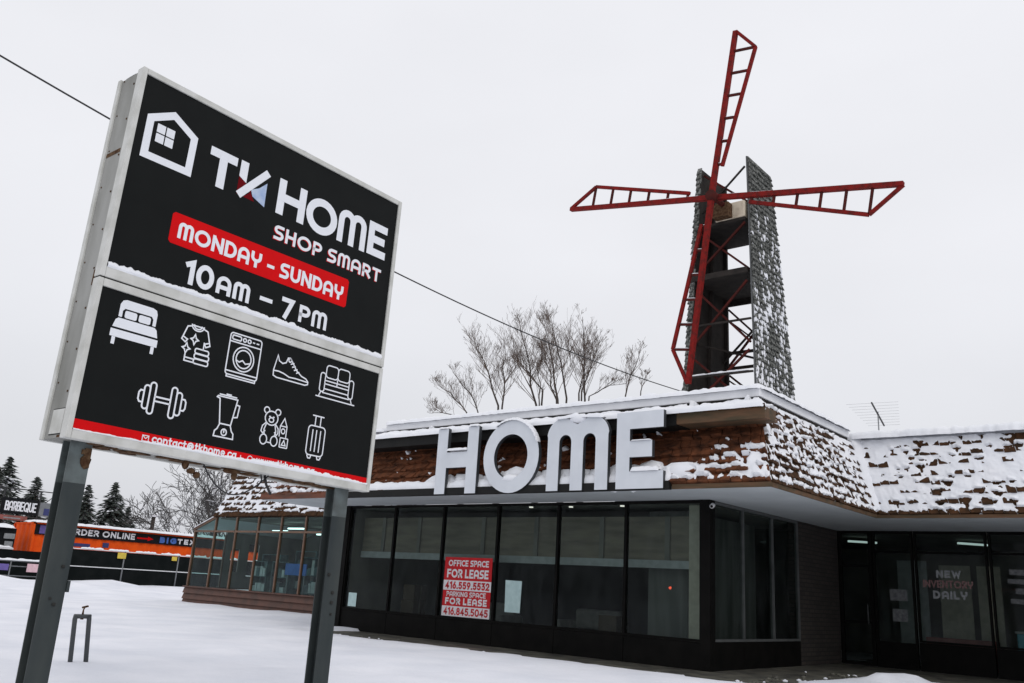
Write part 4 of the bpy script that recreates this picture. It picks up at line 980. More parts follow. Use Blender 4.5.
# --- lower panel icons
SWI = .0145
def icon(name): return MB()
def rrect(x0, y0, x1, y1, r, n=4):
    return arc(x1-r, y1-r, r, r, 0, 90, n)+arc(x0+r, y1-r, r, r, 90, 180, n)+arc(x0+r, y0+r, r, r, 180, 270, n)+arc(x1-r, y0+r, r, r, 270, 360, n)+[(x1, y1-r)]
def ipoly(mb, pts, d=.003): mb.add([loc(x, y, d) for x, y in pts], [tuple(range(len(pts)))])
# bed (solid)
mb = MB()
ipoly(mb, [(.265, 1.235), (.265, 1.36), (.285, 1.40), (.32, 1.415), (.60, 1.415), (.64, 1.40), (.655, 1.36), (.655, 1.235), (.62, 1.235), (.62, 1.30), (.60, 1.325), (.32, 1.325), (.30, 1.30), (.30, 1.235)])
ipoly(mb, rrect(.325, 1.235, .450, 1.31, .018)[:-1]); ipoly(mb, rrect(.47, 1.235, .595, 1.31, .018)[:-1])
ipoly(mb, [(.225, 1.125), (.245, 1.20), (.27, 1.222), (.65, 1.222), (.675, 1.20), (.695, 1.125)])
ipoly(mb, [(.215, 1.03), (.705, 1.03), (.705, 1.105), (.215, 1.105)]); ipoly(mb, [(.24, .955), (.275, .955), (.275, 1.028), (.24, 1.028)]); ipoly(mb, [(.645, .955), (.68, .955), (.68, 1.028), (.645, 1.028)])
part2(mb, 'bed_icon', M['white_vinyl'], lo_face)
def strokes(name, pls, w=SWI):
    mb = MB()
    for i, pl in enumerate(pls): stroke(mb, pl, w, loc, .003+.0006*(i % 3))
    return part2(mb, name, M['white_vinyl'], lo_face)
def star(cx, cy, r): return [(cx, cy+r), (cx+r*.28, cy+r*.28), (cx+r*.8, cy), (cx+r*.28, cy-r*.28), (cx, cy-r), (cx-r*.28, cy-r*.28), (cx-r*.8, cy), (cx-r*.28, cy+r*.28), (cx, cy+r)]
strokes('shirt_icon', [[(1.045, 1.36), (1.00, 1.345), (.955, 1.20), (1.00, 1.175), (1.02, 1.21)], [(1.185, 1.36), (1.235, 1.345), (1.285, 1.20), (1.24, 1.175), (1.215, 1.215)],
   arc(1.115, 1.375, .07, .055, 180, 360, 8), arc(1.115, 1.375, .045, .035, 180, 360, 8), [(1.045, 1.37), (1.185, 1.37)], [(1.215, 1.21), (1.215, 1.145)], [(1.02, 1.05), (1.02, .985), (1.125, .985)], [(1.02, 1.02), (1.12, 1.02)], [(.965, 1.23), (1.01, 1.21)], [(1.275, 1.23), (1.225, 1.21)],
   star(1.10, 1.225, .055), star(1.02, 1.115, .055), rrect(1.125, .98, 1.295, 1.03, .02), rrect(1.125, 1.035, 1.295, 1.085, .02), rrect(1.125, 1.09, 1.285, 1.14, .02)])
strokes('washer_icon', [rrect(1.51, .965, 1.91, 1.425, .03), [(1.52, 1.33), (1.90, 1.33)], rrect(1.535, 1.355, 1.645, 1.40, .015), arc(1.69, 1.378, .02, .02, 0, 360, 10), arc(1.75, 1.378, .02, .02, 0, 360, 10), [(1.80, 1.378), (1.815, 1.378)], [(1.85, 1.378), (1.87, 1.378)],
   arc(1.71, 1.165, .13, .135, 0, 360, 24), arc(1.71, 1.165, .095, .10, 0, 360, 20), [(1.62, 1.14), (1.66, 1.125), (1.70, 1.15), (1.74, 1.12), (1.80, 1.14)], [(1.51, 1.005), (1.91, 1.005)], [(1.53, .955), (1.53, .94), (1.89, .94), (1.89, .955)]])
strokes('shoe_icon', [[(2.145, 1.33), (2.17, 1.27), (2.22, 1.25), (2.265, 1.27), (2.285, 1.33), (2.315, 1.335), (2.335, 1.315), (2.42, 1.215), (2.50, 1.165), (2.565, 1.15), (2.60, 1.12), (2.60, 1.09), (2.56, 1.075), (2.40, 1.075), (2.16, 1.075), (2.115, 1.09), (2.11, 1.15), (2.145, 1.33)],
   [(2.115, 1.145), (2.18, 1.15), (2.25, 1.14), (2.33, 1.115), (2.42, 1.12), (2.60, 1.115)], [(2.335, 1.27), (2.37, 1.285)], [(2.36, 1.24), (2.395, 1.255)], [(2.39, 1.21), (2.425, 1.225)], [(2.425, 1.185), (2.455, 1.20)], arc(2.315, 1.31, .02, .022, 0, 360, 8)])
strokes('sofa_icon', [rrect(2.85, 1.24, 3.03, 1.39, .04), rrect(3.03, 1.24, 3.21, 1.39, .04), [(2.85, 1.20), (3.21, 1.20)], [(2.85, 1.16), (3.21, 1.16)], [(3.03, 1.24), (3.03, 1.16)], [(2.85, 1.10), (3.21, 1.10)],
   rrect(2.775, 1.06, 2.845, 1.285, .03), rrect(3.215, 1.06, 3.285, 1.285, .03), [(2.80, 1.055), (2.78, 1.01)], [(3.26, 1.055), (3.28, 1.01)], [(2.83, 1.05), (3.23, 1.05)], [(2.74, .995), (3.325, .995)]])
strokes('dumbbell_icon', [rrect(.725, .37, .785, .685, .03), rrect(.955, .37, 1.015, .685, .03), rrect(.665, .41, .725, .645, .03), rrect(1.015, .41, 1.075, .645, .03), [(.66, .585), (.63, .585), (.615, .56), (.615, .495), (.63, .47), (.66, .47)], [(1.08, .585), (1.11, .585), (1.125, .56), (1.125, .495), (1.11, .47), (1.08, .47)], [(.79, .55), (.95, .55)], [(.79, .505), (.95, .505)]], .017)
strokes('blender_icon', [[(1.545, .43), (1.505, .69), (1.47, .70), (1.48, .715), (1.72, .715), (1.68, .43), (1.545, .43)], [(1.50, .735), (1.70, .735)], [(1.58, .75), (1.63, .75)], [(1.72, .66), (1.755, .655), (1.745, .53), (1.70, .52)], [(1.545, .42), (1.525, .37), (1.50, .345), (1.495, .29), (1.73, .29), (1.725, .345), (1.70, .37), (1.68, .42)], arc(1.612, .345, .032, .034, 0, 360, 12), [(1.612, .37), (1.612, .345)]])
strokes('bear_icon', [arc(2.18, .61, .085, .078, 0, 360, 18), arc(2.105, .69, .035, .033, -20, 250, 10), arc(2.255, .69, .035, .033, -70, 200, 10), arc(2.18, .59, .032, .026, 0, 360, 10), arc(2.11, .365, .045, .055, 0, 360, 14), arc(2.25, .365, .045, .055, 0, 360, 14), [(2.115, .55), (2.075, .51), (2.065, .45), (2.09, .43), (2.115, .46)], [(2.245, .55), (2.285, .51), (2.29, .46), (2.27, .43), (2.245, .46)],
   [(2.12, .535), (2.10, .47), (2.11, .43)], [(2.24, .535), (2.26, .47), (2.25, .43)], [(2.155, .34), (2.205, .34)], [(2.15, .625), (2.16, .625)], [(2.20, .625), (2.21, .625)]], .0135)
strokes('toy_block_icon', [rrect(2.33, .315, 2.435, .42, .006), [(2.355, .34), (2.41, .34), (2.3825, .395), (2.355, .34)], [(2.31, .435), (2.31, .55), (2.355, .64), (2.40, .55), (2.40, .435)], [(2.31, .55), (2.40, .55)], arc(2.355, .495, .025, .028, 0, 360, 10)], .0125)
strokes('suitcase_icon', [rrect(2.70, .30, 2.945, .64, .045), [(2.765, .35), (2.765, .59)], [(2.82, .35), (2.82, .59)], [(2.88, .35), (2.88, .59)], [(2.785, .645), (2.785, .755)], [(2.86, .645), (2.86, .755)], [(2.745, .76), (2.90, .76)], [(2.725, .29), (2.74, .262), (2.77, .262), (2.78, .29)], [(2.865, .29), (2.875, .262), (2.905, .262), (2.92, .29)]])
mb = MB(); mb.quad(loc(.053, .083, .002), loc(W-.053, .083, .002), loc(W-.053, .166, .002), loc(.053, .186, .002)); part2(mb, 'red_band', M['red_vinyl'], lo_face)
mb = MB(); text(mb, 'contact@tkhome.ca', .835, .098, .082, .015, loc, .004, .97); text(mb, 'www.tkhome.ca', 2.06, .092, .075, .015, loc, .004, .80)
stroke(mb, [(.735, .10), (.735, .155), (.80, .155), (.80, .10), (.735, .10)], .008, loc, .004); stroke(mb, [(.735, .155), (.768, .125), (.80, .155)], .008, loc, .0046); stroke(mb, arc(1.98, .125, .03, .03, 0, 360, 12), .008, loc, .004); stroke(mb, [(1.86, .10), (1.86, .14)], .008, loc, .004)
part2(mb, 'lettering', M['white_vinyl'], lo_face)
# snow on the two frame ledges
def ledge(v, h, dep, seed, u0=.054, u1=W-.054, taper=None):
    mb = MB(); n = 220; vs = []; k = 5
    for i in range(n+1):
        u = lerp(u0, u1, i/n)
        hh = h*(.75+.35*N(u*2.1, seed)+.30*N(u*9, seed, 1)+.22*N(u*26, seed, 2)+.12*N(u*60, seed, 3))
        if taper: hh *= taper(u)
        hh = max(hh, .003)
        dd = dep*(.9+.25*N(u*7, seed, 5))
        for (y, z) in ((-.0165-.0, 0), (-dd, hh*.25), (-dd*.9, hh*.70), (-dd*.45, hh), (-.001, hh*.97)):
            vs.append((u, min(y, -.001), v-.004+z))
    mb.add(vs, [(i*k+j, (i+1)*k+j, (i+1)*k+j+1, i*k+j+1) for i in range(n) for j in range(k-1)], 0, True)
    return mb
sp(ledge(SE+.112, .075, .030, 3), 'ledge_snow', M['snow']); sp(ledge(.086, .045, .026, 8, taper=lambda u: .45+.75*sst(.3, 2.2, u)*sst(3.75, 2.6, u)+.3*sst(2.0, 2.4, u)), 'ledge_snow', M['snow'])
mb = MB(); snow_roll(mb, (.03, .04, HT), (W-.03, .04, HT), .08, .018, 4, lump=.8); snow_roll(mb, (.03, .3, HT), (W-.03, .3, HT), .35, .02, 5, lump=.5); sp(mb, 'top_snow', M['snow'])
# hatch, screws, rust streaks on the end
mb = MB(); mb.box(.012, .0205, .13, .36, .05, .28); sp(mb, 'hatch', M['sign_frame'])
mb = MB(); mb.box(.0172, .0208, .12, .37, .04, .29); sp(mb, 'hatch_gap', M['seam'])
mb = MB()
for i in range(9):
    v = .45+i*.41; mb.tube([(.014, .17, v), (.021, .17, v)], .011, 8); mb.tube([(.014, .40, v+.1), (.021, .40, v+.1)], .009, 8)
sp(mb, 'screw', M['rust'])
mb = MB(); mb.box(.0168, .0201, .16, .44, 2.94, 2.985); mb.box(.0168, .0202, .12, .2, .012, .035); mb.box(.017, .0203, .12, .16, 1.5, 1.66); sp(mb, 'rust_streak', M['rust'])
# rusty underside and hanging rust, cable
mb = MB()
for i in range(40):
    u = .15+3.3*rnd(i, 1); y = .1+.3*rnd(i, 2); blob(mb, u, y, .004, .05+.09*rnd(i, 3), .04+.05*rnd(i, 4), .012, seed=i)
sp(mb, 'rust_patch', M['rust'])
mb = MB(); blob(mb, 1.30, .10, -.04, .04, .03, .05, seed=3); blob(mb, 1.36, .08, -.10, .05, .03, .03, seed=5); blob(mb, 1.43, .08, -.13, .045, .03, .035, seed=6); sp(mb, 'hanging_rust', M['rust']); mb = MB(); blob(mb, 1.86, .12, -.02, .12, .05, .035, seed=7); blob(mb, 1.90, .12, -.07, .04, .03, .05, seed=9)
sp(mb, 'hanging_rust', M['rust'])
mb = MB(); pts = [(1.53+.82*t, .14, -.0-.30*math.sin(math.pi*t)**.9*(1-.25*t)) for t in [i/16 for i in range(17)]]; mb.tube(pts, .008, 6); mb.tube([(2.30, .14, .0), (2.33, .13, -.10), (2.40, .12, -.20)], .014, 6)
mb.tube([(2.25, .14, .0), (2.27, .14, -.06), (2.22, .13, -.14)], .008, 6); sp(mb, 'cable', M['wire'])
# steel posts (H-sections), in world space -> part of the sign through its inverse
Minv = (Matrix.Translation(P0) @ Rm.to_4x4()).inverted()
def hpost(cy, bits):
    cx = .10; bw, dp, tf = .205, .17, .014
    secs = [(-.3, 2.03, 0), (2.03, 2.42, 1)]
    po = None
    mb = MB()
    for z0, z1, mi in secs:
        mb.box(cx+dp/2-tf, cx+dp/2, cy-bw/2, cy+bw/2, z0, z1, mi); mb.box(cx-dp/2, cx-dp/2+tf, cy-bw/2, cy+bw/2, z0, z1, mi); mb.box(cx-dp/2+tf, cx+dp/2-tf, cy-.007, cy+.007, z0, z1, mi)
    mb.v = [tuple(Minv @ V(v)) for v in mb.v]
    po = mb.build('post', [M['post'], M['post_bare']], sign, local=True)
    for zz, dy, r in bits:
        m2 = MB(); m2.tube([(cx+dp/2-.002, cy+dy, zz), (cx+dp/2+.012, cy+dy, zz)], r, 10); m2.v = [tuple(Minv @ V(v)) for v in m2.v]
        m2.build('bolt', M['seam'], po, local=True)
    return po
pl_ = hpost(-12.96, [(1.28, .04, .016), (.95, .02, .016), (1.0, -.02, .012)])
pr_ = hpost(-9.80, [(1.36, -.06, .02), (1.16, .02, .02), (1.05, .02, .02), (.92, .03, .014)])
mb = MB(); mb.box(.185, .1985, -12.92, -12.86, 2.18, 2.36); mb.box(.185, .20, -12.95, -12.87, 2.30, 2.345); blob(mb, .19, -12.9, 2.24, .012, .05, .07, seed=2); mb.v = [tuple(Minv @ V(v)) for v in mb.v]; mb.build('rust_patch', M['rust'], pl_, local=True)
mb = MB(); mb.box(.12, .20, -12.855, -12.83, 1.06, 1.16); mb.v = [tuple(Minv @ V(v)) for v in mb.v]; mb.build('bracket', M['post'], pl_, local=True)

# ------------------------------------------------------------------ pipe guard in the snow
rk = thing('pipe_guard', (-3.88, -10.6, 0), 'small inverted U of dark pipe standing in open snow by the sign', 'pipe guard')
xx = -3.88; y0, y1, zt = -10.72, -10.50, .62
yaw = .0
mb = MB(); mb.tube([(xx, y0, -.2), (xx, y0-.06, zt-.03), (xx, y0-.056, zt)], .031, 10); mb.tube([(xx, y1, -.2), (xx, y1-.085, zt-.03), (xx, y1-.09, zt)], .031, 10); mb.build('upright', M['rack'], rk)
mb = MB(); mb.tube([(xx, y0-.075, zt+.005), (xx, y1-.07, zt+.005)], .030, 10); mb.build('crossbar', M['rack'], rk)
mb = MB(); ym = (y0+y1)/2-.075; mb.tube([(xx, ym, zt-.035), (xx, ym, zt+.09), (xx, ym+.015, zt+.13)], [.022, .010, .009], 8); mb.beam((xx, ym-.02, zt+.12), (xx, ym+.055, zt+.14), .035, .022); mb.build('tap', M['rust'], rk)

# ------------------------------------------------------------------ overhead cable
A, B = V((-3.11, -13.94, 7.60)), V((-2.91, 4.22, 6.76))
P = []
for i in range(61):
    t = -.7+1.72*i/60
    P.append(A.lerp(B, t)+V((0, 0, -1.85*t*(1-t))))
mb = MB(); mb.tube(P, .0125, 6)
tag(mb.build('overhead_cable', M['wire'], origin=P[-1]), 'thin black overhead cable running behind the pylon sign down to the roof', 'cable')
mast = thing('service_mast', (P[-1].x, P[-1].y, 5.3), 'short metal mast on the roof where the overhead cable ends', 'mast')
mb = MB(); mb.tube([(P[-1].x, P[-1].y+.03, 5.2), (P[-1].x, P[-1].y+.03, 6.78)], .03, 8); mb.build('pole', M['galv'], mast)

# ================================================================== LEFT BACKGROUND
# orange shipping container kitchen along the far side of the lot
XC = -48.0
cont = thing('shipping_container', (-49.2, 16, 0), 'long orange shipping container with a dark order online banner and snowy roof', 'container')
y0, y1, zb, zt = 6.85, 27.0, .75, 3.50
mb = MB()
n = 130; prof = []
for i in range(n+1):
    y = lerp(y0, y1, i/n); prof.append((XC-(.0 if (i//2) % 2 else .05), y))
mb.add([(x, y, zb) for x, y in prof]+[(x, y, zt) for x, y in prof], [(i, i+1, n+2+i, n+1+i) for i in range(n)])
m_ = 17; pe = [(XC-2.9*i/m_, y0+(.0 if (i//2) % 2 else .05)) for i in range(m_+1)]
mb.add([(x, y, zb) for x, y in pe]+[(x, y, zt) for x, y in pe], [(i+1, i, m_+1+i, m_+2+i) for i in range(m_)])
mb.box(XC-2.9, XC-.06, y0+.06, y1, zb, zt-.02)
mb.build('wall', M['orange'], cont)
mb = MB(); mb.box(XC-.12, XC+.02, y0-.02, y0+.12, zb, zt+.02); mb.box(XC-2.95, XC-2.81, y0-.02, y0+.12, zb, zt+.02); mb.box(XC-2.95, XC+.02, y0-.02, y1, zt-.06, zt+.03); mb.box(XC-2.95, XC+.02, y0-.02, y1, zb-.12, zb+.002)
mb.build('corner_frame', M['orange'], cont)
mb = MB()
for y in (y0+.2, 13, 19, 25.6): mb.box(XC-2.3, XC-.15, y, y+.4, -.1, zb-.13)
mb.build('footing', M['banner'], cont)
mb = MB(); mb.box(XC+.03, XC+.07, y0+.05, y1-2, 2.83, 3.44); bn = mb.build('banner', M['banner'], cont)
fB = lambda y, z, d: (XC+.07+d, y, z)
mb = MB(); text(mb, 'ORDER ONLINE', 8.75, 2.98, .38, .085, fB, .006, 4.48); mb.build('lettering', M['white_vinyl'], bn)
mb = MB(); stroke(mb, [(13.42, 3.12), (14.2, 3.12)], .10, fB, .006); mb.add([fB(14.12, 2.98, .008), fB(14.52, 3.12, .008), fB(14.12, 3.26, .008)], [(0, 1, 2)]); mb.build('arrow', M['red_vinyl'], bn)
mb = MB(); text(mb, 'BIG', 14.98, 2.93, .38, .12, fB, .006, 1.2); mb.build('lettering', M['text_blue'], bn)
mb = MB(); text(mb, 'TEX', 16.28, 2.95, .34, .095, fB, .006, 1.3); mb.build('lettering', M['white_vinyl'], bn)
mb = MB(); mb.box(XC+.075, XC+.085, 7.15, 7.75, 2.90, 3.38); mb.build('emblem', M['violet'], bn)
mb = MB(); mb.box(XC+.006, XC+.02, 9.35, 10.4, 2.30, 2.50); mb.box(XC+.006, XC+.02, 11.2, 11.6, 2.35, 2.65); mb.build('decal', M['navy'], cont)
mb = MB()
for j in range(2):
    snow_roll(mb, (XC-.25-1.2*j, y0, zt+.03), (XC-.25-1.2*j, y1, zt+.03), 1.3-.1*j, .17, 3+j, n=120, lump=.25)
mb.build('roof_snow', M['snow'], cont)
# dark hut left of it, with snowy roof
hut = thing('dark_hut', (-49, 3, 0), 'low dark hut with snow on its roof at the left edge beside the orange container', 'hut')
mb = MB(); mb.box(-50.2, -47.9, -4, 5.85, 0, 3.05); mb.build('wall', M['banner'], hut)
mb = MB(); snow_roll(mb, (-49, -4.1, 3.06), (-49, 5.9, 3.06), 2.6, .22, 3, n=60); mb.build('roof_snow', M['snow'], hut)
mb = MB(); mb.box(-47.89, -47.85, 5.2, 5.8, 2.45, 2.75); mb.box(-47.89, -47.85, 5.3, 5.75, 1.95, 2.3); mb.build('notice', M['frost'], hut)
mb = MB(); mb.box(-47.7, -47.2, -3, 5.6, 1.85, 1.93); snow_roll(mb, (-47.45, -3, 1.94), (-47.45, 5.6, 1.94), .5, .10, 5, n=40); mb.build('counter', M['snow'], hut)
# roof sign above hut
bq = thing('rooftop_sign', (-50.5, 4, 3.3), 'rooftop framework with a dark BARBEQUE banner above the far orange container', 'sign')
XB = -50.4
mb = MB()
for y in (2.5, 4.2, 5.7, 7.85, 8.9): mb.box(XB-.08, XB, y, y+.07, 3.0, 5.55)
for z in (3.85, 5.5): mb.box(XB-.07, XB-.01, 2.5, 9.0, z, z+.06)
for y in (2.6, 4.2, 6.0, 7.3): mb.beam((XB-.05, y, 3.9), (XB-.05, y+1.6, 5.5), .04, .04)
mb.build('framework', M['wire'], bq)
mb = MB(); mb.box(XB+.002, XB+.04, 5.62, 7.84, 4.0, 4.95); b1 = mb.build('banner', M['banner'], bq)
fQ = lambda y, z, d: (XB+.04+d, y, z)
mb = MB(); text(mb, 'BARBEQUE', 5.85, 4.18, .58, .085, fQ, .008, 1.88); mb.build('lettering', M['white_vinyl'], b1)
mb = MB(); mb.box(XB+.002, XB+.04, 5.7, 7.3, 3.62, 3.90); mb.box(XB+.042, XB+.05, 5.9, 6.9, 3.70, 3.78, 1); mb.build('panel', [M['dull_red'], M['frost']], bq)
mb = MB(); mb.box(XB+.002, XB+.04, 7.92, 8.88, 4.0, 4.85); mb.box(XB+.042, XB+.05, 8.2, 8.8, 4.08, 4.5, 1); mb.build('panel', [M['galv'], M['navy']], bq)
# temporary fence with dark screens
XF_ = -44.0
fc = thing('construction_fence', (XF_, 12, 0), 'long temporary fence of steel posts with black privacy screens behind the snow banks', 'fence')
mb = MB(); mb.box(XF_-.03, XF_-.02, 6.2, 30, .05, 2.08); mb.build('screen', M['screen'], fc)
for k in range(7):
    y = 7.12+3.56*k; mb = MB(); mb.tube([(XF_, y, -.1), (XF_, y, 2.16)], .045, 8); mb.build('post', M['galv'], fc)
mb = MB(); mb.tube([(XF_+.01, 6.2, 1.14), (XF_+.01, 30, 1.14)], .03, 6); mb.tube([(XF_+.0, 6.2, 2.12), (XF_+.0, 30, 2.12)], .03, 6); mb.tube([(XF_+.0, 6.2, .12), (XF_, 30, .12)], .03, 6); mb.build('rail', M['cap'], fc)
mb = MB(); 
for k in range(14): snow_roll(mb, (XF_, 6.3+1.68*k, 2.14), (XF_, 6.3+1.68*k+1.2+.4*rnd(k, 4), 2.14), .14, .09, k, n=22, lump=.6)
mb.build('rail_snow', M['snow'], fc)
mb = MB(); mb.box(XF_+.05, XF_+.07, 10.22, 10.75, 1.72, 2.06); mb.box(XF_+.05, XF_+.07, 13.75, 14.1, 1.80, 2.05); mb.build('tag', M['yellow'], fc)
bar = thing('barrier', (-43.4, 3.5, 0), 'low metal crowd barrier with small signs at the left edge below the dark hut', 'barrier')
XG = -43.4
mb = MB()
for y in (-2, .2, 2.4, 4.1, 6.0): mb.tube([(XG, y, -.1), (XG, y, 1.22)], .035, 8)
for z in (.45, .95, 1.22): mb.tube([(XG, -2, z), (XG, 6.0, z)], .03, 6)
mb.build('frame', M['galv'], bar)
mb = MB(); snow_roll(mb, (XG, -2, 1.25), (XG, 6.0, 1.25), .12, .10, 3, n=60, lump=.5); mb.build('rail_snow', M['snow'], bar)
mb = MB(); mb.box(XG+.04, XG+.06, 4.95, 5.65, .68, 1.12); mb.build('notice', M['pink'], bar)
mb = MB(); mb.box(XG+.04, XG+.06, 2.2, 4.0, .72, 1.05); mb.build('banner', M['violet'], bar)
scr = MB(); scr.box(-45.6, -45.55, -6, 6.6, .0, 1.8); tag(scr.build('privacy_screen', M['screen'], origin=(-45.6, 0, 0)), 'black privacy screen between the barrier and the dark hut', 'screen')

# ------------------------------------------------------------------ conifers
def conifer(x, y, h, seed, label, spread=.2, base=0.):
    r = random.Random(seed)
    t = thing('conifer_tree', (x, y, base), label, 'tree', 'conifers beyond the container')
    mb = MB(); mb.tube([(x, y, base-.2), (x, y, base+h*.5), (x, y, base+h*.97)], [h*.022, h*.014, .02], 7); mb.build('trunk', M['bark'], t)
    mb = MB(); R = h*spread; k = int(h*9)
    for i in range(k):
        f = (i+.5)/k; z = base+h*(.10+.89*f); L = R*(1-f)**.85*(.55+.75*r.random())+.10
        nb = 10 if f < .8 else 5; a0 = r.random()*6.28
        for j in range(nb):
            a = a0+j*6.28/nb+r.uniform(-.4, .4); l = L*r.uniform(.6, 1.15); dr = -.35*l+r.uniform(-.1, .1)+.15*l*(f > .7)
            dx, dy = math.cos(a), math.sin(a); px, py = -dy, dx
            m = max(2, int(l/.28))
            for q in range(m):
                s0 = (q+.2)/m; c = V((x+dx*l*s0, y+dy*l*s0, z+dr*s0*s0+r.uniform(-.06, .06)))
                wd = .15+.16*(1-s0)*l*.5; ln = l/m*1.1+.14
                tip = c+V((dx*ln, dy*ln, dr/m*1.5-.05)); e1 = c+V((px*wd, py*wd, -.09+r.uniform(-.06, .06))); e2 = c-V((px*wd, py*wd, .09+r.uniform(-.06, .06)))
                mb.add([c+V((0, 0, .03)), e1, tip, e2], [(0, 1, 2), (0, 2, 3)])
    mb.build('crown', M['needles'], t); return t
conifer(-68, 12.3, 9.3, 1, 'tallest dark conifer at the left edge above the barbeque banner', 0.36)
conifer(-66, 10.9, 8.2, 2, 'broad dark conifer cut by the left edge of the view', 0.36)
conifer(-68, 14.7, 8.0, 3, 'snow dusted conifer just left of the left sign post', 0.36)
conifer(-68, 19.0, 7.9, 5, 'slender conifer just right of the left sign post', 0.27)
conifer(-68, 21.3, 8.4, 6, 'tallest conifer right of the left sign post above the container', 0.33)
conifer(-69, 22.3, 7.5, 7, 'conifer leaning on the right flank of the tallest one', 0.28)
conifer(-69.5, 23.6, 6.5, 8, 'lowest conifer at the right end of the row beside the pole', 0.34)
conifer(-70, 19.7, 6.6, 9, 'low conifer filling the gap between two taller ones', 0.34)
# far pole stump and distant tree line
pt = thing('utility_post', (-66, 24.2, 0), 'short dark post rising behind the container between conifers and bare tree', 'post')
mb = MB(); mb.tube([(-66, 24.2, 0), (-66, 24.2, 5.6)], [.2, .17], 8); mb.build('pole', M['bark'], pt); mb = MB(); mb.box(-66.3, -65.7, 23.9, 24.5, 5.6, 5.75); mb.build('cap', M['snow'], pt)

# ------------------------------------------------------------------ bare trees
def bare_tree(name, base, stems, label, seed, mtrunk, mtwig, group, depth=5, up=.25, thick=.10, curl=.25, rat=(.62, .82), nch=(2, 3), spread=.6, snow=None, minr=.008):
    r = random.Random(seed)
    t = thing(name, base, label, 'tree', group)
    tb, cw = MB(), MB(); tips = []
    def grow(p, d, L, rad, lev):
        pts = [p]; rr = [rad]; q = p.copy(); dd = d.copy(); n = 4
        for i in range(n):
            dd = (dd+V((r.gauss(0, curl), r.gauss(0, curl), r.gauss(0, curl)+up*.5))*.35).normalized()
            q = q+dd*L/n; pts.append(q.copy()); rr.append(max(minr, rad*(1-.45*(i+1)/n)))
        (tb if lev < 2 else cw).tube(pts, rr, 7 if lev == 0 else (5 if lev == 1 else 3), 0, cap=False)
        if lev >= depth: return
        for k in range(r.randint(*nch)+(1 if lev < 2 else 0)):
            f = r.uniform(.35, 1.0) if k else 1.0
            i = min(n-1, int(f*n)); pp = pts[i].lerp(pts[i+1], f*n-i) if f < 1 else pts[-1]
            ax = V((r.gauss(0, 1), r.gauss(0, 1), r.gauss(0, .6))).normalized()
            nd = (dd+ax*spread*(1 if k else .45)+V((0, 0, up))).normalized()
            grow(pp, nd, L*r.uniform(*rat), rr[i]*r.uniform(.55, .75), lev+1)
    for (off, d, L, rad) in stems: grow(V(base)+V(off), V(d).normalized(), L, rad, 0)
    tb.build('trunk', mtrunk, t); cw.build('crown', mtwig, t)
    return t
GB = 'bare trees behind the shop'
yb_ = 24
def fan_tree(stems, label, seed, yoff=0.):
    """a bare tree whose main stems fan out above head height: stems = (x at 12 m, z, tip x, tip z)"""
    r = random.Random(seed); y = yb_+yoff
    bx = sum(q[0] for q in stems)/len(stems)
    t = thing('bare_tree', (bx, y, 0), label, 'tree', GB)
    tb, cw = MB(), MB()
    tb.tube([(bx, y, -.2), (bx+.05, y, 4), (bx, y, 7.6)], [.30, .24, .17], 8, cap=False)
    def twig(p, d, L, rad, lev):
        pts = [p]; q = p.copy(); dd = d.copy(); n = 4 if lev < 2 else 3
        for i in range(n):
            dd = (dd+V((r.gauss(0, .07), r.gauss(0, .07), .07+r.gauss(0, .05)))).normalized(); q = q+dd*L/n; pts.append(q.copy())
        cw.tube(pts, [max(.005, rad*(1-.65*i/n)) for i in range(n+1)], 4 if lev == 0 else 3, cap=False)
        if lev >= 3: return
        for k in range(r.randint(2, 4) if lev < 2 else r.randint(1, 3)):
            f = r.uniform(.25, .95); i = min(n-1, int(f*n)); pp = pts[i].lerp(pts[i+1], f*n-i)
            ax = V((r.gauss(0, 1), r.gauss(0, .8), r.gauss(0, .5))).normalized()
            twig(pp, (dd+ax*.75+V((0, 0, .25))).normalized(), L*r.uniform(.40, .65), rad*.55, lev+1)
    for (x0, z0, x1, z1) in stems:
        b0 = V((bx, y, 7.5)); x1, z1 = lerp(x0, x1, .93), lerp(z0, z1, .93); p0 = V((x0, y+r.uniform(-.6, .6), z0)); p1 = V((x1, y+r.uniform(-1.2, 1.2), z1))
        pts = [b0, b0.lerp(p0, .5)+V((0, 0, -.3)), p0]+[p0.lerp(p1, f)+V((r.gauss(0, .08), r.gauss(0, .08), .25*math.sin(math.pi*f)*(x1 != x0)*.6)) for f in (.2, .4, .6, .8)]+[p1]
        n = len(pts)-1; L = (p1-p0).length; R0 = .022+.007*L
        tb.tube(pts, [R0*1.9, R0*1.4, R0]+[R0*(1-.8*f) for f in (.2, .4, .6, .8)]+[.012], 6, cap=False)
        m = int(8+L*4)
        for k in range(m):
            f = r.uniform(.02, .97); i = 2+min(4, int(f*5)); pp = pts[i].lerp(pts[i+1], f*5-int(f*5))
            d = (p1-p0).normalized(); ax = V((r.gauss(0, 1), r.gauss(0, .8), r.gauss(0, .25))).normalized()
            twig(pp, (d*.8+ax*.66+V((0, 0, .2))).normalized(), L*r.uniform(.18, .44)*(1.30-1.0*f)+.22, R0*.34*(1.1-.7*f), 0)
    tb.build('trunk', M['bark'], t); cw.build('crown', M['twig'], t)
fan_tree([(-29.6, 12.1, -32.8, 14.5), (-29.1, 12.2, -30.7, 15.0), (-30.2, 11.8, -33.2, 12.4)], 'lowest bare tree at the left end of the group behind the roof', 11, .4)
fan_tree([(-26.2, 12.1, -29.3, 17.4), (-25.7, 12.0, -27.1, 16.6)], 'bare tree with two stems forking left, second from the left behind the roof', 12, -.5)
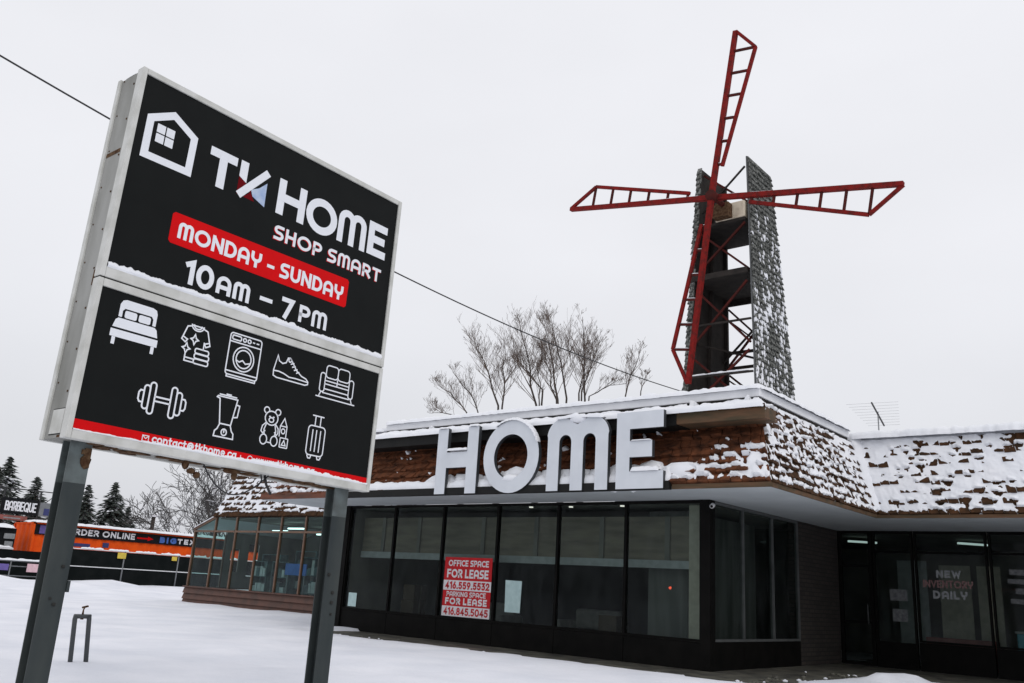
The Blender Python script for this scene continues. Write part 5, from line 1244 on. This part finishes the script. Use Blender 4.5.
fan_tree([(-23.9, 12.1, -26.4, 18.3), (-24.0, 13.2, -27.5, 16.1), (-23.8, 12.2, -23.4, 14.9)], 'tallest bare tree, leaning left above the letter O of the roof sign', 13, .6)
fan_tree([(-21.8, 12.1, -24.0, 16.3), (-21.7, 12.1, -23.9, 17.7), (-21.3, 12.2, -22.3, 17.3)], 'dense bare tree with three upright stems in the middle of the group', 14, 0)
fan_tree([(-20.3, 12.1, -19.4, 16.8), (-20.4, 12.4, -20.9, 15.7), (-19.9, 12.4, -18.2, 15.5), (-19.5, 12.1, -17.5, 12.9)], 'spreading bare tree leaning right above the letter M of the roof sign', 15, -.3)
fan_tree([(-17.6, 12.1, -16.7, 14.9), (-16.4, 12.2, -16.1, 13.1)], 'smallest bare tree nearest to the windmill, mostly fine twigs', 16, .5)
bare_tree('snowy_tree', (-64, 28.5, 0), [((0, 0, 0), (0, -.12, 1), 5.4, .22), ((0, .4, 0), (.1, .45, 1), 5.0, .2), ((0, -.4, 0), (0, -.75, .9), 4.4, .16)], 'wide snow dusted bare tree between the conifers and the sunroom', 21, M['snow_bark'], M['snow_bark'], None, depth=5, up=.10, rat=(.6, .8), nch=(2, 4), spread=.85, curl=.5, minr=.022)
bare_tree('snowy_tree', (-70, 34.5, 0), [((0, 0, 0), (0, .1, 1), 4.6, .2), ((0, .3, 0), (0, .5, 1), 4.2, .16), ((0, -.3, 0), (0, -.5, 1), 4.0, .16)], 'bare snowy tree seen through the gap above the sunroom roof', 22, M['snow_bark'], M['snow_bark'], None, depth=5, up=.12, rat=(.6, .8), nch=(2, 4), spread=.8, curl=.5, minr=.022)
r = random.Random(5); tl = MB()
for i in range(1500):
    y = r.uniform(-10, 60); h = 2.2+1.2*N(y*.3, 1)+.6*N(y*1.3, 2); z = r.uniform(0, max(.5, h)); x = -80+r.uniform(-2, 2)
    a = r.uniform(0, 6.28); L = r.uniform(.3, .8); tl.add([(x, y-.3*L, z), (x+.2, y+.3*L, z+.1), (x, y+.1*L*math.cos(a), z+L)], [(0, 1, 2)])
tag(tl.build('undergrowth', M['snow_bark'], origin=(-80, 25, 0)), 'dark snowy brush along the far edge of the lot', 'brush', kind='stuff')

# ================================================================== LIGHT, SKY, CAMERA
w = bpy.data.worlds.new('World'); S.world = w; w.use_nodes = True
nt = w.node_tree; bg = nt.nodes['Background']
sky = nt.nodes.new('ShaderNodeTexSky'); sky.sky_type = 'NISHITA'; sky.sun_disc = False
SUN_EL, SUN_AZ = math.radians(48), math.radians(115)
sky.sun_elevation = SUN_EL; sky.sun_rotation = SUN_AZ; sky.dust_density = 4; sky.air_density = 1.2
# overcast: a pale cloud deck over the clear sky
tc = nt.nodes.new('ShaderNodeTexCoord'); sep = nt.nodes.new('ShaderNodeSeparateXYZ'); nt.links.new(tc.outputs['Generated'], sep.inputs[0])
ramp = nt.nodes.new('ShaderNodeValToRGB'); e = ramp.color_ramp.elements
e[0].position = .0; e[0].color = (.62, .63, .68, 1); e[1].position = .36; e[1].color = (.91, .915, .955, 1)
m_ = e.new(.10); m_.color = (.76, .77, .81, 1)
nt.links.new(sep.outputs['Z'], ramp.inputs['Fac'])
n1 = nt.nodes.new('ShaderNodeTexNoise'); n1.inputs['Scale'].default_value = 2.2; n1.inputs['Detail'].default_value = 5; n1.inputs['Roughness'].default_value = .45
mp = nt.nodes.new('ShaderNodeMapping'); mp.inputs['Scale'].default_value = (1, 1, 2.2); nt.links.new(tc.outputs['Generated'], mp.inputs['Vector']); nt.links.new(mp.outputs['Vector'], n1.inputs['Vector'])
mr = nt.nodes.new('ShaderNodeMapRange'); mr.inputs['From Min'].default_value = .3; mr.inputs['From Max'].default_value = .7; mr.inputs['To Min'].default_value = .955; mr.inputs['To Max'].default_value = 1.035
nt.links.new(n1.outputs['Fac'], mr.inputs['Value'])
vm = nt.nodes.new('ShaderNodeVectorMath'); vm.operation = 'SCALE'; nt.links.new(ramp.outputs['Color'], vm.inputs[0]); nt.links.new(mr.outputs['Result'], vm.inputs['Scale'])
ss = nt.nodes.new('ShaderNodeVectorMath'); ss.operation = 'SCALE'; ss.inputs['Scale'].default_value = .08; nt.links.new(sky.outputs['Color'], ss.inputs[0])
mix = nt.nodes.new('ShaderNodeMix'); mix.data_type = 'RGBA'; mix.inputs['Factor'].default_value = .93
nt.links.new(ss.outputs[0], mix.inputs['A']); nt.links.new(vm.outputs[0], mix.inputs['B']); nt.links.new(mix.outputs['Result'], bg.inputs['Color'])
bg.inputs['Strength'].default_value = 1.0
sl_ = bpy.data.lights.new('sun', 'SUN'); sl_.energy = .5; sl_.angle = math.radians(35); sl_.color = (1, .97, .93)
so = bpy.data.objects.new('sun', sl_); COL.objects.link(so)
d = V((math.sin(SUN_AZ)*math.cos(SUN_EL), math.cos(SUN_AZ)*math.cos(SUN_EL), math.sin(SUN_EL)))
so.rotation_euler = d.to_track_quat('Z', 'Y').to_euler(); so.location = (0, 0, 30)

F_PX, YAW, PIT, ROL = 881.6753, -.7017077, .2737306, .0612029
cd = bpy.data.cameras.new('camera'); co = bpy.data.objects.new('camera', cd); COL.objects.link(co); S.camera = co
cd.sensor_width = 36; cd.lens = F_PX/1024*36; cd.clip_end = 2000; cd.clip_start = .1
fw = V((math.sin(YAW)*math.cos(PIT), math.cos(YAW)*math.cos(PIT), math.sin(PIT))); rt = V((math.cos(YAW), -math.sin(YAW), 0)); upv = rt.cross(fw)
r2 = rt*math.cos(ROL)+upv*math.sin(ROL); u2 = -rt*math.sin(ROL)+upv*math.cos(ROL)
mt = Matrix((r2, u2, -fw)).transposed().to_4x4(); mt.translation = V((8.5581, -16.7251, 1.32)); co.matrix_world = mt
S.render.engine = 'CYCLES'
S.cycles.max_bounces = 8; S.cycles.transparent_max_bounces = 12; S.cycles.use_denoising = True
S.view_settings.view_transform = 'Standard'; S.view_settings.look = 'None'; S.view_settings.exposure = 0; S.view_settings.gamma = 1
S.render.resolution_x = 1024; S.render.resolution_y = 683
